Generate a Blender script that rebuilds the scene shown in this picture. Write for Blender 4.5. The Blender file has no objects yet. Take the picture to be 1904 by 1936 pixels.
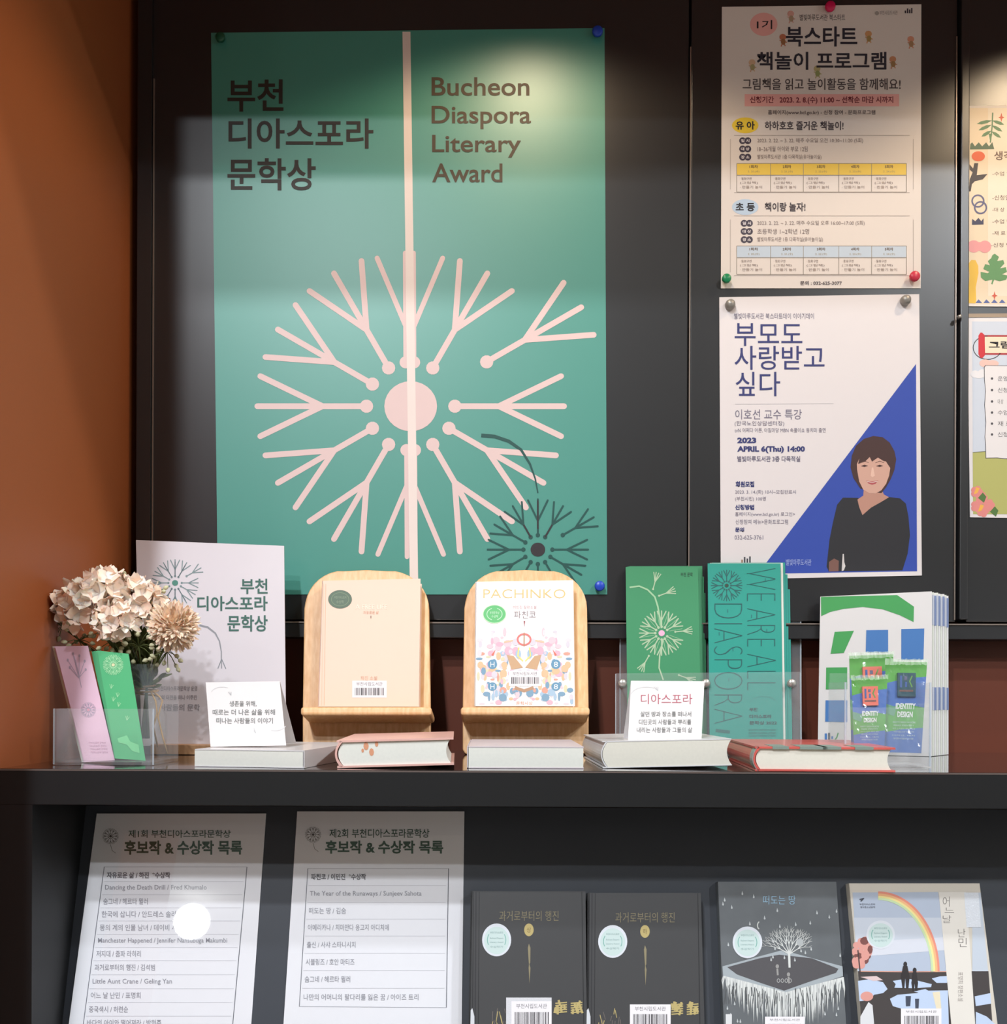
import bpy, bmesh, math, random
from mathutils import Vector, Matrix
random.seed(7)
ORD = ('first', 'second', 'third', 'fourth', 'fifth', 'sixth', 'seventh', 'eighth', 'ninth')
SC = bpy.context.scene
COL = SC.collection
R = math.radians

# ------------------------------------------------------------------ camera
EYE = 1.30                       # eye height above the floor
F = 1905.0                       # focal length in photo pixels (1904 wide)
CX, HY = 952.0, 1315.0           # principal column, horizon row
YAW, ROLL = R(0.35), R(0.22)
ROT = Matrix.Rotation(YAW, 3, 'Z') @ Matrix.Rotation(-ROLL, 3, 'Y')
cam = bpy.data.cameras.new('camera')
cam.sensor_fit = 'HORIZONTAL'; cam.sensor_width = 36.0
cam.lens = F / 1904.0 * 36.0
cam.shift_x = -(CX - 952.0) / 1904.0
cam.shift_y = (HY - 968.0) / 1904.0
cam.clip_start = 0.01; cam.clip_end = 60
camo = bpy.data.objects.new('camera', cam); COL.objects.link(camo)
camo.matrix_world = Matrix.Translation((0, 0, EYE)) @ ROT.to_4x4() @ Matrix.Rotation(R(90), 4, 'X')
SC.camera = camo

def ray(px, py):
    return ROT @ Vector(((px - CX) / F, 1.0, -(py - HY) / F))
EYEV = Vector((0, 0, EYE))

# ------------------------------------------------------------------ world, view, lights
w = bpy.data.worlds.new('world'); SC.world = w; w.use_nodes = True
w.node_tree.nodes['Background'].inputs[0].default_value = (0.75, 0.85, 1.0, 1)
w.node_tree.nodes['Background'].inputs[1].default_value = 0.12
SC.view_settings.view_transform = 'Standard'; SC.view_settings.look = 'None'
SC.view_settings.gamma = 1.0; SC.view_settings.use_curve_mapping = False
SC.view_settings.exposure = 0.0
SC.cycles.max_bounces = 8; SC.cycles.transparent_max_bounces = 24
SC.cycles.caustics_reflective = False; SC.cycles.caustics_refractive = False
SC.cycles.sample_clamp_indirect = 4.0

ZC = EYE + 2.5                   # room ceiling
def disc_light(name, x, y, z, power, size, col):
    l = bpy.data.lights.new(name, 'AREA'); l.shape = 'DISK'; l.size = size; l.energy = power; l.color = col
    o = bpy.data.objects.new(name, l); COL.objects.link(o); o.location = (x, y, z)
    return o
COOL = (0.90, 0.95, 1.0)
ROOMK = 0.88
for (x, y, p) in ((-0.80, -1.07, 88), (-0.85, -1.88, 76), (-0.95, -2.63, 72),
                  (2.2, -0.3, 78), (2.4, -2.0, 85)):
    disc_light('ceiling_lamp_light', x, y, ZC - 0.03, p * ROOMK, 0.14, COOL)
# far lamp whose image shows in the laminated list (mirror direction off the 14.5 degree slope)
_n = Vector((0, -math.cos(R(14.5)), math.sin(R(14.5)))); _d = ray(363, 1742); _p = EYEV + _d*(1.225/_d.y); _r = _d - 2*_d.dot(_n)*_n
_q = _p + _r*((ZC - 0.03 - _p.z)/_r.z)
_l = bpy.data.lights.new('globe_lamp_light', 'POINT'); _l.energy = 28; _l.shadow_soft_size = 0.175; _l.color = COOL
_o = bpy.data.objects.new('globe_lamp_light', _l); COL.objects.link(_o); _o.location = _p + _r*((ZC - 0.25 - _p.z)/_r.z)
def spot(name, x, y, z, power, half, blend, col, aim=(0, 0, -1), rad=0.02):
    l = bpy.data.lights.new(name, 'SPOT'); l.energy = power; l.spot_size = R(half * 2); l.spot_blend = blend
    l.color = col; l.shadow_soft_size = rad
    o = bpy.data.objects.new(name, l); COL.objects.link(o); o.location = (x, y, z)
    o.rotation_euler = Vector(aim).to_track_quat('-Z', 'Y').to_euler()
WARM = (1.0, 0.76, 0.50)
ZT = EYE + 1.167                 # underside of the niche canopy
for (x, p) in ((0.03, 11.0), (0.92, 14.0)):
    spot('canopy_spot_light', x, 1.14, ZT - 0.01, p, 64, 0.35, WARM)

# ------------------------------------------------------------------ materials
MATS = {}
def lin(c):
    c = c / 255.0
    return c / 12.92 if c <= 0.04045 else ((c + 0.055) / 1.055) ** 2.4
def M(name, rgb, rough=0.6, metal=0.0, var=0.05, scale=40.0, bump=0.0, spec=0.5, coat=0.0, trans=0.0, sheen=0.0, sub=0.0):
    if name in MATS: return MATS[name]
    m = bpy.data.materials.new(name); m.use_nodes = True; nt = m.node_tree
    b = nt.nodes['Principled BSDF']
    c = [lin(v) for v in rgb]
    b.inputs['Roughness'].default_value = rough; b.inputs['Metallic'].default_value = metal
    b.inputs['Specular IOR Level'].default_value = spec
    b.inputs['Coat Weight'].default_value = coat; b.inputs['Coat Roughness'].default_value = 0.04
    if sub:
        b.inputs['Subsurface Weight'].default_value = sub; b.inputs['Subsurface Radius'].default_value = (0.01, 0.006, 0.004)
        b.inputs['Subsurface Scale'].default_value = 0.5
    tc = nt.nodes.new('ShaderNodeTexCoord'); nz = nt.nodes.new('ShaderNodeTexNoise')
    nz.inputs['Scale'].default_value = scale; nz.inputs['Detail'].default_value = 3
    nt.links.new(tc.outputs['Object'], nz.inputs['Vector'])
    mx = nt.nodes.new('ShaderNodeMix'); mx.data_type = 'RGBA'
    mx.inputs[6].default_value = [v * (1 - var) for v in c] + [1]
    mx.inputs[7].default_value = [min(1, v * (1 + var)) for v in c] + [1]
    nt.links.new(nz.outputs['Fac'], mx.inputs[0]); nt.links.new(mx.outputs[2], b.inputs['Base Color'])
    if bump:
        bp = nt.nodes.new('ShaderNodeBump'); bp.inputs['Strength'].default_value = bump; bp.inputs['Distance'].default_value = 0.001
        nt.links.new(nz.outputs['Fac'], bp.inputs['Height']); nt.links.new(bp.outputs['Normal'], b.inputs['Normal'])
    MATS[name] = m
    return m
def Mwood(name, rgb1, rgb2, rough=0.45):
    m = bpy.data.materials.new(name); m.use_nodes = True; nt = m.node_tree; b = nt.nodes['Principled BSDF']
    b.inputs['Roughness'].default_value = rough
    tc = nt.nodes.new('ShaderNodeTexCoord'); mp = nt.nodes.new('ShaderNodeMapping')
    mp.inputs['Scale'].default_value = (70, 70, 4)
    nz = nt.nodes.new('ShaderNodeTexNoise'); nz.inputs['Scale'].default_value = 3; nz.inputs['Detail'].default_value = 6
    cr = nt.nodes.new('ShaderNodeValToRGB')
    cr.color_ramp.elements[0].color = [lin(v) for v in rgb1] + [1]; cr.color_ramp.elements[0].position = 0.35
    cr.color_ramp.elements[1].color = [lin(v) for v in rgb2] + [1]; cr.color_ramp.elements[1].position = 0.7
    nt.links.new(tc.outputs['Object'], mp.inputs['Vector']); nt.links.new(mp.outputs['Vector'], nz.inputs['Vector'])
    nt.links.new(nz.outputs['Fac'], cr.inputs['Fac']); nt.links.new(cr.outputs['Color'], b.inputs['Base Color'])
    return m
def Mclear(name, tint=(1, 1, 1), gloss=0.03, ior=1.45, haze=0.0, hazecol=(0.8, 0.85, 0.9), bump=True):
    m = bpy.data.materials.new(name); m.use_nodes = True; nt = m.node_tree
    nt.nodes.remove(nt.nodes['Principled BSDF']); out = nt.nodes['Material Output']
    t = nt.nodes.new('ShaderNodeBsdfTransparent'); t.inputs[0].default_value = (*tint, 1)
    g = nt.nodes.new('ShaderNodeBsdfGlossy'); g.inputs['Roughness'].default_value = gloss
    lw = nt.nodes.new('ShaderNodeLayerWeight'); pw = nt.nodes.new('ShaderNodeMath'); pw.operation = 'POWER'; pw.inputs[1].default_value = 4.0
    nt.links.new(lw.outputs['Facing'], pw.inputs[0]); fr = nt.nodes.new('ShaderNodeMath'); fr.operation = 'MULTIPLY_ADD'
    nt.links.new(pw.outputs[0], fr.inputs[0]); fr.inputs[1].default_value = 0.35; fr.inputs[2].default_value = ((ior-1)/(ior+1))**2
    nz = nt.nodes.new('ShaderNodeTexNoise'); nz.inputs['Scale'].default_value = 30
    bp = nt.nodes.new('ShaderNodeBump'); bp.inputs['Strength'].default_value = 0.05
    if bump: nt.links.new(nz.outputs['Fac'], bp.inputs['Height']); nt.links.new(bp.outputs['Normal'], g.inputs['Normal'])
    mx = nt.nodes.new('ShaderNodeMixShader'); nt.links.new(fr.outputs[0], mx.inputs[0])
    nt.links.new(t.outputs[0], mx.inputs[1]); nt.links.new(g.outputs[0], mx.inputs[2]); last = mx
    if haze:
        d = nt.nodes.new('ShaderNodeBsdfDiffuse'); d.inputs[0].default_value = (*hazecol, 1)
        m2 = nt.nodes.new('ShaderNodeMixShader'); m2.inputs[0].default_value = haze
        nt.links.new(mx.outputs[0], m2.inputs[1]); nt.links.new(d.outputs[0], m2.inputs[2]); last = m2
    nt.links.new(last.outputs[0], out.inputs['Surface'])
    return m
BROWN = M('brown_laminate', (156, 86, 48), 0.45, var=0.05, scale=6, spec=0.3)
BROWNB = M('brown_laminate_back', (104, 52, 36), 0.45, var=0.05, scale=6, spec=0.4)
BLACKP = M('black_satin_panel', (34, 35, 38), 0.31, var=0.05, scale=30, bump=0.02, spec=0.75)
BLACKC = M('black_cabinet_laminate', (20, 21, 23), 0.5, var=0.06, scale=50, bump=0.03, spec=0.35)
BOARDM = M('slate_display_board', (54, 58, 66), 0.5, var=0.05, scale=25)
SHELFTOP = M('glossy_shelf_top', (30, 22, 20), 0.10, var=0.05, scale=20, coat=0.6)
GROOVE = M('groove_black', (14, 13, 14), 0.7)
EDGE = M('edge_highlight', (150, 138, 130), 0.35, metal=0.6)  # pale colour painted in for light caught on the black edges
CLEAR = Mclear('clear_acrylic', (1.0, 1.0, 1.0), 0.03, 1.35, 0.06)
CLEARE = Mclear('acrylic_edge', (0.8, 0.85, 0.9), 0.1, 1.5, 0.35)
GLASS = Mclear('vase_glass', (0.99, 0.995, 0.99), 0.02, 1.45, 0.015)
FILM = Mclear('plastic_film', (1, 1, 1), 0.08, 1.35, 0.04)
SEAL = Mclear('sealed_film', (0.9, 1.0, 0.9), 0.12, 1.6, 0.28, (0.85, 0.95, 0.85))
LAMI = Mclear('laminate_film', (1, 1, 1), 0.015, 1.5, 0.0, bump=False)
WOOD = Mwood('beech_wood', (222, 172, 120), (238, 196, 148))
WOODD = Mwood('tan_wood', (170, 128, 92), (190, 148, 110))
PAPER = M('white_paper', (226, 222, 222), 0.6, var=0.01)
PAGES = M('page_block', (222, 222, 214), 0.8, var=0.05, scale=300)
def C(r, g, b, rough=0.55): return M('ink_%d_%d_%d_%d' % (r, g, b, int(rough * 100)), (r, g, b), rough, var=0.02)

# ------------------------------------------------------------------ object helpers
def props(o, label=None, cat=None, group=None, kind=None):
    if label: o['label'] = label
    if cat: o['category'] = cat
    if group: o['group'] = group
    if kind: o['kind'] = kind
    return o
def mk(name, verts, faces, mats, parent=None, fm=None, smooth=False, local=False):
    """verts in world space (or in the parent's own space when local)"""
    me = bpy.data.meshes.new(name)
    vs = [Vector(v) for v in verts]
    if local: org = Vector((0, 0, 0))
    elif parent is None:
        lo = Vector([min(v[i] for v in vs) for i in range(3)]); hi = Vector([max(v[i] for v in vs) for i in range(3)])
        org = Vector(((lo.x + hi.x) / 2, (lo.y + hi.y) / 2, lo.z))
    else:
        org = Vector((0, 0, 0)); p = parent
        while p is not None: org += p.location; p = p.parent
    me.from_pydata([v - org for v in vs], [], faces)
    if not isinstance(mats, (list, tuple)): mats = [mats]
    for m in mats: me.materials.append(m)
    if fm:
        for p, i in zip(me.polygons, fm): p.material_index = i
    if smooth:
        for p in me.polygons: p.use_smooth = True
    me.validate()
    o = bpy.data.objects.new(name, me); COL.objects.link(o)
    if parent is not None: o.parent = parent
    elif not local: o.location = org
    return o
def empty(name, loc, label, cat, group=None, rz=0.0):
    o = bpy.data.objects.new(name, None); COL.objects.link(o); o.location = loc; o.rotation_euler = (0, 0, rz)
    o.empty_display_size = 0.02
    return props(o, label, cat, group)
class G:
    """geometry collector"""
    def __init__(s): s.v = []; s.f = []; s.m = []
    def add(s, vs, fs, mi=0):
        b = len(s.v); s.v += [Vector(v) for v in vs]
        for f in fs: s.f.append([i + b for i in f]); s.m.append(mi)
    def box(s, a, b, mi=0, bev=0.0):
        if bev:
            bm = bmesh.new(); bmesh.ops.create_cube(bm, size=1.0)
            for v in bm.verts: v.co = Vector([(a[i] + b[i]) / 2 + v.co[i] * (b[i] - a[i]) for i in range(3)])
            bmesh.ops.bevel(bm, geom=bm.edges[:], offset=bev, segments=2, affect='EDGES', profile=0.5)
            bm.verts.index_update(); s.add([v.co.copy() for v in bm.verts], [[v.index for v in f.verts] for f in bm.faces], mi); bm.free(); return
        x0, y0, z0 = a; x1, y1, z1 = b
        s.add([(x0,y0,z0),(x1,y0,z0),(x1,y1,z0),(x0,y1,z0),(x0,y0,z1),(x1,y0,z1),(x1,y1,z1),(x0,y1,z1)],
              [(0,3,2,1),(4,5,6,7),(0,1,5,4),(1,2,6,5),(2,3,7,6),(3,0,4,7)], mi)
    def prism(s, front, back, mi=0):
        n = len(front)
        s.add(list(front) + list(back), [list(range(n))[::-1], list(range(n, 2*n))] + [(i, (i+1) % n, n + (i+1) % n, n + i) for i in range(n)], mi)
    def tube(s, pts, rad, seg=8, mi=0):
        pts = [Vector(p) for p in pts]; rings = []
        for i, p in enumerate(pts):
            d = (pts[min(i+1, len(pts)-1)] - pts[max(i-1, 0)]).normalized()
            a = d.cross(Vector((0, 1, 0.01)));  a = a if a.length > 1e-4 else d.cross(Vector((1, 0, 0)))
            a.normalize(); b = d.cross(a)
            r = rad[i] if isinstance(rad, (list, tuple)) else rad
            rings.append([p + a * r * math.cos(2*math.pi*k/seg) + b * r * math.sin(2*math.pi*k/seg) for k in range(seg)])
        vs = [v for r_ in rings for v in r_]; fs = []
        for i in range(len(rings) - 1):
            for k in range(seg):
                fs.append((i*seg+k, i*seg+(k+1) % seg, (i+1)*seg+(k+1) % seg, (i+1)*seg+k))
        fs.append(list(range(seg))[::-1]); fs.append([(len(rings)-1)*seg+k for k in range(seg)])
        s.add(vs, fs, mi)
    def lathe(s, prof, c, seg=28, mi=0, axis='Z'):
        vs = []; fs = []
        for (r, z) in prof:
            for k in range(seg):
                a = 2*math.pi*k/seg
                vs.append(Vector(c) + (Vector((r*math.cos(a), r*math.sin(a), z)) if axis == 'Z' else Vector((r*math.cos(a), -z, r*math.sin(a)))))
        for i in range(len(prof)-1):
            for k in range(seg): fs.append((i*seg+k, i*seg+(k+1) % seg, (i+1)*seg+(k+1) % seg, (i+1)*seg+k))
        s.add(vs, fs, mi)
    def obj(s, name, mats, parent=None, smooth=False, local=False):
        return mk(name, s.v, s.f, mats, parent, s.m, smooth, local)

class Pl:
    """a real plane in the room; at(px,py) is the point of it seen at that photo pixel"""
    def __init__(s, px, py, Y, lean=0.0, yaw=0.0):
        d = ray(px, py); s.p0 = EYEV + d * (Y / d.y)
        l, y = R(lean), R(yaw)      # lean: top goes back; yaw>0: right edge goes back
        s.n = Vector((math.sin(y) * math.cos(l), -math.cos(y) * math.cos(l), math.sin(l)))
    def at(s, px, py, off=0.0):
        d = ray(px, py); t = (s.n.dot(s.p0 + s.n * off - EYEV)) / s.n.dot(d)
        return EYEV + d * t
    def pl_at(s, p): return p + s.n * (s.p0 - p).dot(s.n)
    def shifted(s, k):
        q = Pl.__new__(Pl); q.p0 = s.p0 + s.n * k; q.n = s.n.copy(); return q
def shelfY(py): return (F * DROP) / (py - HY)
DROP = 0.0835
ZS = EYE - DROP                  # top of the shelf
def slab(name, pl, quad, th, mat, parent=None, label=None, cat=None, group=None, smooth=False):
    fr = [pl.at(*p) for p in quad]; g = G()
    g.prism(fr, [p - pl.n * th for p in fr])
    o = g.obj(name, mat, parent)
    return props(o, label, cat, group)

# ---- printing on planes
GC = {}; KEEP = []      # the text curves stay until the end, so the font is loaded once
def glyphs(s, off, res):
    k = (s, off, res)
    if k not in GC:
        cu = bpy.data.curves.new('t', 'FONT'); cu.body = s; cu.size = 1.0; cu.offset = off; cu.resolution_u = res; cu.fill_mode = 'FRONT'
        ob = bpy.data.objects.new('t', cu); me = bpy.data.meshes.new_from_object(ob)
        vs = [(v.co.x, v.co.y) for v in me.vertices]; fs = [list(p.vertices) for p in me.polygons]
        bpy.data.objects.remove(ob); bpy.data.meshes.remove(me); KEEP.append(cu)
        GC[k] = (vs, fs)
    return GC[k]
class Print:
    def __init__(s, pl, base=0.00015): s.pl = pl; s.g = G(); s.mats = []; s.base = base; s.k = 0
    def mi(s, m):
        if m not in s.mats: s.mats.append(m)
        return s.mats.index(m)
    def pt(s, x, y, L): return s.pl.at(x, y, s.base + L * 0.00008 + (s.k % 30) * 0.0000025)
    def poly(s, pts, m, L=0): s.k += 1; s.g.add([s.pt(x, y, L) for x, y in pts], [list(range(len(pts)))], s.mi(m))
    def rect(s, x0, y0, x1, y1, m, L=0): s.poly([(x0, y0), (x0, y1), (x1, y1), (x1, y0)], m, L)
    def ell(s, cx, cy, rx, ry, m, L=0, n=28): s.poly([(cx + rx*math.cos(-2*math.pi*k/n), cy + ry*math.sin(-2*math.pi*k/n)) for k in range(n)], m, L)
    def line(s, pts, wd, m, L=0, cap=False):
        for i in range(len(pts)-1):
            (x0, y0), (x1, y1) = pts[i], pts[i+1]; d = math.hypot(x1-x0, y1-y0) or 1
            w0 = wd[i] if isinstance(wd, (list, tuple)) else wd; w1 = wd[i+1] if isinstance(wd, (list, tuple)) else wd
            nx, ny = -(y1-y0)/d/2, (x1-x0)/d/2
            s.poly([(x0+nx*w0, y0+ny*w0), (x1+nx*w1, y1+ny*w1), (x1-nx*w1, y1-ny*w1), (x0-nx*w0, y0-ny*w0)], m, L)
            if cap or i < len(pts)-2: s.ell(x1, y1, w1/2, w1/2, m, L, 10)
        if cap: s.ell(pts[0][0], pts[0][1], (wd[0] if isinstance(wd, (list, tuple)) else wd)/2, (wd[0] if isinstance(wd, (list, tuple)) else wd)/2, m, L, 10)
    def ring(s, cx, cy, rx, ry, wd, m, L=0, n=32, a0=0, a1=360):
        p = [(math.cos(R(a0+(a1-a0)*k/n)), math.sin(R(a0+(a1-a0)*k/n))) for k in range(n+1)]
        for (c0, s0), (c1, s1) in zip(p, p[1:]):
            s.poly([(cx+c0*rx, cy+s0*ry), (cx+c1*rx, cy+s1*ry), (cx+c1*(rx-wd), cy+s1*(ry-wd)), (cx+c0*(rx-wd), cy+s0*(ry-wd))], m, L)
    def text(s, t, box, m, L=3, bold=0.0, rot=0, res=2):
        """ink of t fitted into box (x0,y0,x1,y1) or a quad TL,TR,BR,BL"""
        vs, fs = glyphs(t, bold, res)
        if not vs: return
        x0 = min(v[0] for v in vs); x1 = max(v[0] for v in vs); y0 = min(v[1] for v in vs); y1 = max(v[1] for v in vs)
        if len(box) == 4 and not isinstance(box[0], (tuple, list)):
            a, b, c, d = box; q = [(a, b), (c, b), (c, d), (a, d)]
        else: q = box
        if rot == 90: q = [q[1], q[2], q[3], q[0]]
        def mp(v):
            u = (v[0]-x0)/((x1-x0) or 1); w_ = (y1-v[1])/((y1-y0) or 1)
            return tuple((q[0][i]*(1-u)+q[1][i]*u)*(1-w_) + (q[3][i]*(1-u)+q[2][i]*u)*w_ for i in (0, 1))
        s.g.add([s.pt(*mp(v), L) for v in vs], fs, s.mi(m))
    def obj(s, parent, name='print'):
        return mk(name, s.g.v, s.g.f, s.mats, parent, s.g.m)
def bil(q, u, v):
    return tuple((q[0][i]*(1-u)+q[1][i]*u)*(1-v) + (q[3][i]*(1-u)+q[2][i]*u)*v for i in (0, 1))
def dandelion(pr, cx, cy, Rr, m, mc, wd, L=1, loose=True, sy=1.0, core=0.172, bulbs=True, skip=()):
    def at(r, a): return (cx + r*Rr*math.cos(R(a)), cy - r*Rr*sy*math.sin(R(a)))
    if core: pr.ell(cx, cy, core*Rr, core*Rr*sy*0.95, mc, L+1)
    for a in range(0, 360, 30):
        if a in skip: continue
        ox, oy = (0, 0)
        if a == 30 and loose: ox, oy = 0.246*Rr, -0.145*Rr*sy
        def q(r, b): x, y = at(r, b); return (x+ox, y+oy)
        if bulbs: pr.ell(*q(0.288, a), wd*1.15, wd*1.15, m, L, 14)
        pr.line([q(0.288, a), q(0.58, a), q(1.0, a)], wd, m, L, True)
        for b in (-11.3, 11.3): pr.line([q(0.575, a), q(1.0, a+b)], wd, m, L, True)

# ================================================================== SETTING
XW = -0.5700                     # inner face of the left wall
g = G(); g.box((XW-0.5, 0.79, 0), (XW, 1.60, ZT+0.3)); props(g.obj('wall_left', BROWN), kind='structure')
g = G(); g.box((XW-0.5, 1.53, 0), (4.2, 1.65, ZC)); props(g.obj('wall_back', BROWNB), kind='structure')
g = G(); g.box((XW-0.5, 0.71, ZT), (4.2, 1.53, ZT+0.25)); props(g.obj('trim_1', BROWN), kind='structure')   # canopy over the niche
WALLR = M('room_wall_paint', (215, 212, 205), 0.8); FLOORM = M('room_floor_tile', (150, 140, 128), 0.5, scale=3)
g = G(); g.box((-4.4, -9.6, ZC), (4.4, 1.65, ZC+0.1)); props(g.obj('ceiling', WALLR), kind='structure')
g = G(); g.box((-4.4, -9.6, -0.1), (4.4, 1.65, 0)); props(g.obj('floor', FLOORM), kind='structure')
g = G(); g.box((-4.4, -9.7, 0), (4.4, -9.6, ZC)); props(g.obj('wall_front', WALLR), kind='structure')
g = G(); g.box((4.2, -9.6, 0), (4.4, 1.65, ZC)); props(g.obj('wall_right', WALLR), kind='structure')
g = G(); g.box((-4.4, -9.6, 0), (-4.3, 0.75, ZC)); g.box((-4.4, 0.75, 0), (XW-0.49, 0.90, ZC)); props(g.obj('wall_side', WALLR), kind='structure')

def X(px, Y, py=HY):
    d = ray(px, py); return d.x * Y / d.y
def Zp(py, Y, px=CX):
    d = ray(px, py); return EYE + d.z * Y / d.y
# --- black pin-up panels on the back wall
YP = 1.50
def panel(x0, x1, name_lab, strip=None, posts=()):
    top = ZT; bot = Zp(1173, YP, 1000)
    r = empty('pinboard', ((X(x0, YP)+X(x1, YP))/2, YP, bot), name_lab, 'board')
    g = G(); g.box((X(x0, YP), YP, bot), (X(x1, YP), 1.528, top), bev=0.0015); g.obj('board', BLACKP, r)
    return r
p1 = panel(262, 1298, 'wide black satin pinboard behind the large teal poster')
p2 = panel(1302.5, 1806, 'black satin pinboard holding the two white posters')
p3 = panel(1826, 2500, 'rightmost black satin pinboard behind the two cropped illustrated notices')
def strip(par, x, wpx, y0, y1, proud=0.002, m=EDGE, name='pale_edge_line'):
    g = G(); g.box((X(x, YP, (y0+y1)/2), YP-proud, Zp(y1, YP, x)), (X(x+wpx, YP, (y0+y1)/2), YP+0.001, Zp(y0, YP, x))); return g.obj(name, m, par)
strip(p1, 289, 2.2, 150, 1172); strip(p1, 262, 26, -100, 1172, 0.006, BLACKP, 'frame_stile')
strip(p2, 1302.5, 2.2, 90, 1172)  # these thin pale lines replace the highlight along the panel bevels
strip(p2, 1805, 2.2, 70, 1172)
g = G(); g.box((X(1809, YP), YP-0.008, Zp(1172, YP, 1815)), (X(1825, YP), 1.528, ZT), bev=0.0015)
o = g.obj('panel_divider', BLACKP); props(o, 'narrow black upright between the second and third panels', 'upright')
# bottom rail
r = empty('panel_rail', (0, 1.49, Zp(1205, 1.49)), 'black horizontal rail running under the wall panels', 'rail')
g = G(); g.box((X(240, 1.49), 1.485, Zp(1206, 1.485)), (3.0, 1.529, Zp(1178.5, 1.485)), bev=0.001); g.obj('rail_body', BLACKP, r)
g = G(); g.box((X(240, 1.49), 1.483, Zp(1179, 1.485)), (3.0, 1.5, Zp(1176.5, 1.485))); g.obj('pale_edge_line', EDGE, r)

# --- the black cabinet: shelf, end panel, sloping board
YF = 1.12
cab = empty('display_cabinet', (0, YF, 0), 'long black display cabinet with a glossy shelf top and sloping book rack', 'cabinet')
zb = Zp(1525.5, YF)
g = G(); g.box((XW+0.0005, YF, zb), (4.0, 1.529, ZS-0.002), bev=0.0008); g.obj('shelf_slab', BLACKC, cab)
g = G(); g.box((XW+0.0005, YF+0.0005, ZS-0.002), (4.0, 1.529, ZS)); g.obj('shelf_top', SHELFTOP, cab)
g = G(); g.box((XW+0.0005, YF-0.0005, ZS-0.0022), (4.0, YF+0.0006, ZS-0.0005)); g.obj('pale_edge_line', M('dull_edge', (92, 80, 76), 0.5), cab)
xi = X(60.5, YF, 1700)
g = G(); g.box((XW+0.0005, YF, 0.0), (xi, 1.529, zb)); g.obj('end_panel', BLACKC, cab)
LEAN = 14.5
BP = Pl(900, 1530, 1.262, LEAN)                    # the sloping display board
up = Vector((0, math.sin(R(LEAN)), math.cos(R(LEAN))))
pt = BP.at(900, 1526); pb = BP.at(900, 2035)
g = G(); n = BP.n
a = Vector((xi, pt.y, pt.z)); b = Vector((4.0, pt.y, pt.z)); c = Vector((4.0, pb.y, pb.z)); d = Vector((xi, pb.y, pb.z))
g.prism([a, b, c, d], [v - n*0.015 for v in (a, b, c, d)]); g.obj('sloping_board', BOARDM, cab)
g = G(); led = [d, c, c + n*0.05, d + n*0.05]; g.prism(led, [v - up*0.012 for v in led]); g.obj('rack_ledge', BLACKC, cab)
g = G(); g.box((xi, 1.15, 0.0), (4.0, 1.17, pb.z-0.02)); g.obj('cabinet_front', BLACKC, cab)

# ================================================================== POSTERS
def poster(name, quad, Y, mat, label, cat, group=None, th=0.0006):
    pl = Pl(quad[0][0], quad[0][1], Y)
    o = slab(name, pl, quad, th, mat, label=label, cat=cat, group=group)
    return o, Print(pl)
INK = C(38, 36, 42); GREY = C(120, 118, 122)
# --- large teal award poster
TEAL = M('teal_poster_paper', (68, 148, 135), 0.40, var=0.01, spec=0.8)
PINK = C(226, 200, 198); PINKL = C(236, 222, 216)
q = [(399, 62), (1143, 53), (1148, 1124), (412, 1124)]
award, pr = poster('award_poster', q, YP-0.0012, TEAL, 'large teal award poster with a pink dandelion drawing on the black panel', 'poster')
DK = C(48, 44, 40)
for t, bx in (('부천', (430, 150, 536, 211)), ('디아스포라', (432, 224, 706, 281)), ('문학상', (430, 299, 597, 360))):
    pr.text(t, bx, DK, bold=0.018, res=4)
for t, bx in (('Bucheon', (816, 146, 1001, 181)), ('Diaspora', (816, 200, 1004, 244)), ('Literary', (817, 255, 985, 298)), ('Award', (817, 309, 950, 345))):
    pr.text(t, bx, C(66, 52, 34), bold=0.012, res=6)
CX0, CY0, RR = 776.5, 768, 290
dandelion(pr, CX0, CY0, RR, PINK, PINK, 11, 1, skip=(90, 270))
for sgn, ye in ((-1, 478), (1, 1053)):
    yb = CY0 + sgn*83; yk = CY0 + sgn*152
    x0 = CX0 + (0 if sgn > 0 else -1.5)
    pr.ell(x0-8, yb, 11.5, 11.5, PINK, 1); pr.ell(x0+8, yb, 11.5, 11.5, PINK, 1)
    pr.line([(x0-8, yb), (x0-8+sgn*1, ye)], 8.5, PINK, 1, True); pr.line([(x0+8, yb), (x0+8+sgn*1, ye)], 8.5, PINK, 1, True)
    pr.line([(x0-8, yk), (x0-62, CY0+sgn*280)], 9.5, PINK, 1, True); pr.line([(x0+8, yk), (x0+62, CY0+sgn*280)], 9.5, PINK, 1, True)
pr.poly([(761, 60), (776, 60), (791, 1122), (775, 1122)], PINKL, 3)
DG = C(22, 78, 74); BLK = C(44, 38, 44)
dandelion(pr, 1017, 1039, 95, DG, BLK, 3.6, 4, core=0.145)
pr.line([(1017, 946), (1017, 1000)], 3.0, BLK, 5)
for a in (60, 120): pr.line([(1017+27*math.cos(R(a)), 1039-27*math.sin(R(a))), (1017+54*math.cos(R(a)), 1039-54*math.sin(R(a)))], 3, BLK, 5)
pr.line([(910, 823), (935, 825), (962, 834), (985, 850), (1002, 877), (1012, 905), (1017, 932)], [7, 6.5, 6, 5, 4, 3, 2.5], DG, 4)
pr.obj(award)

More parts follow.
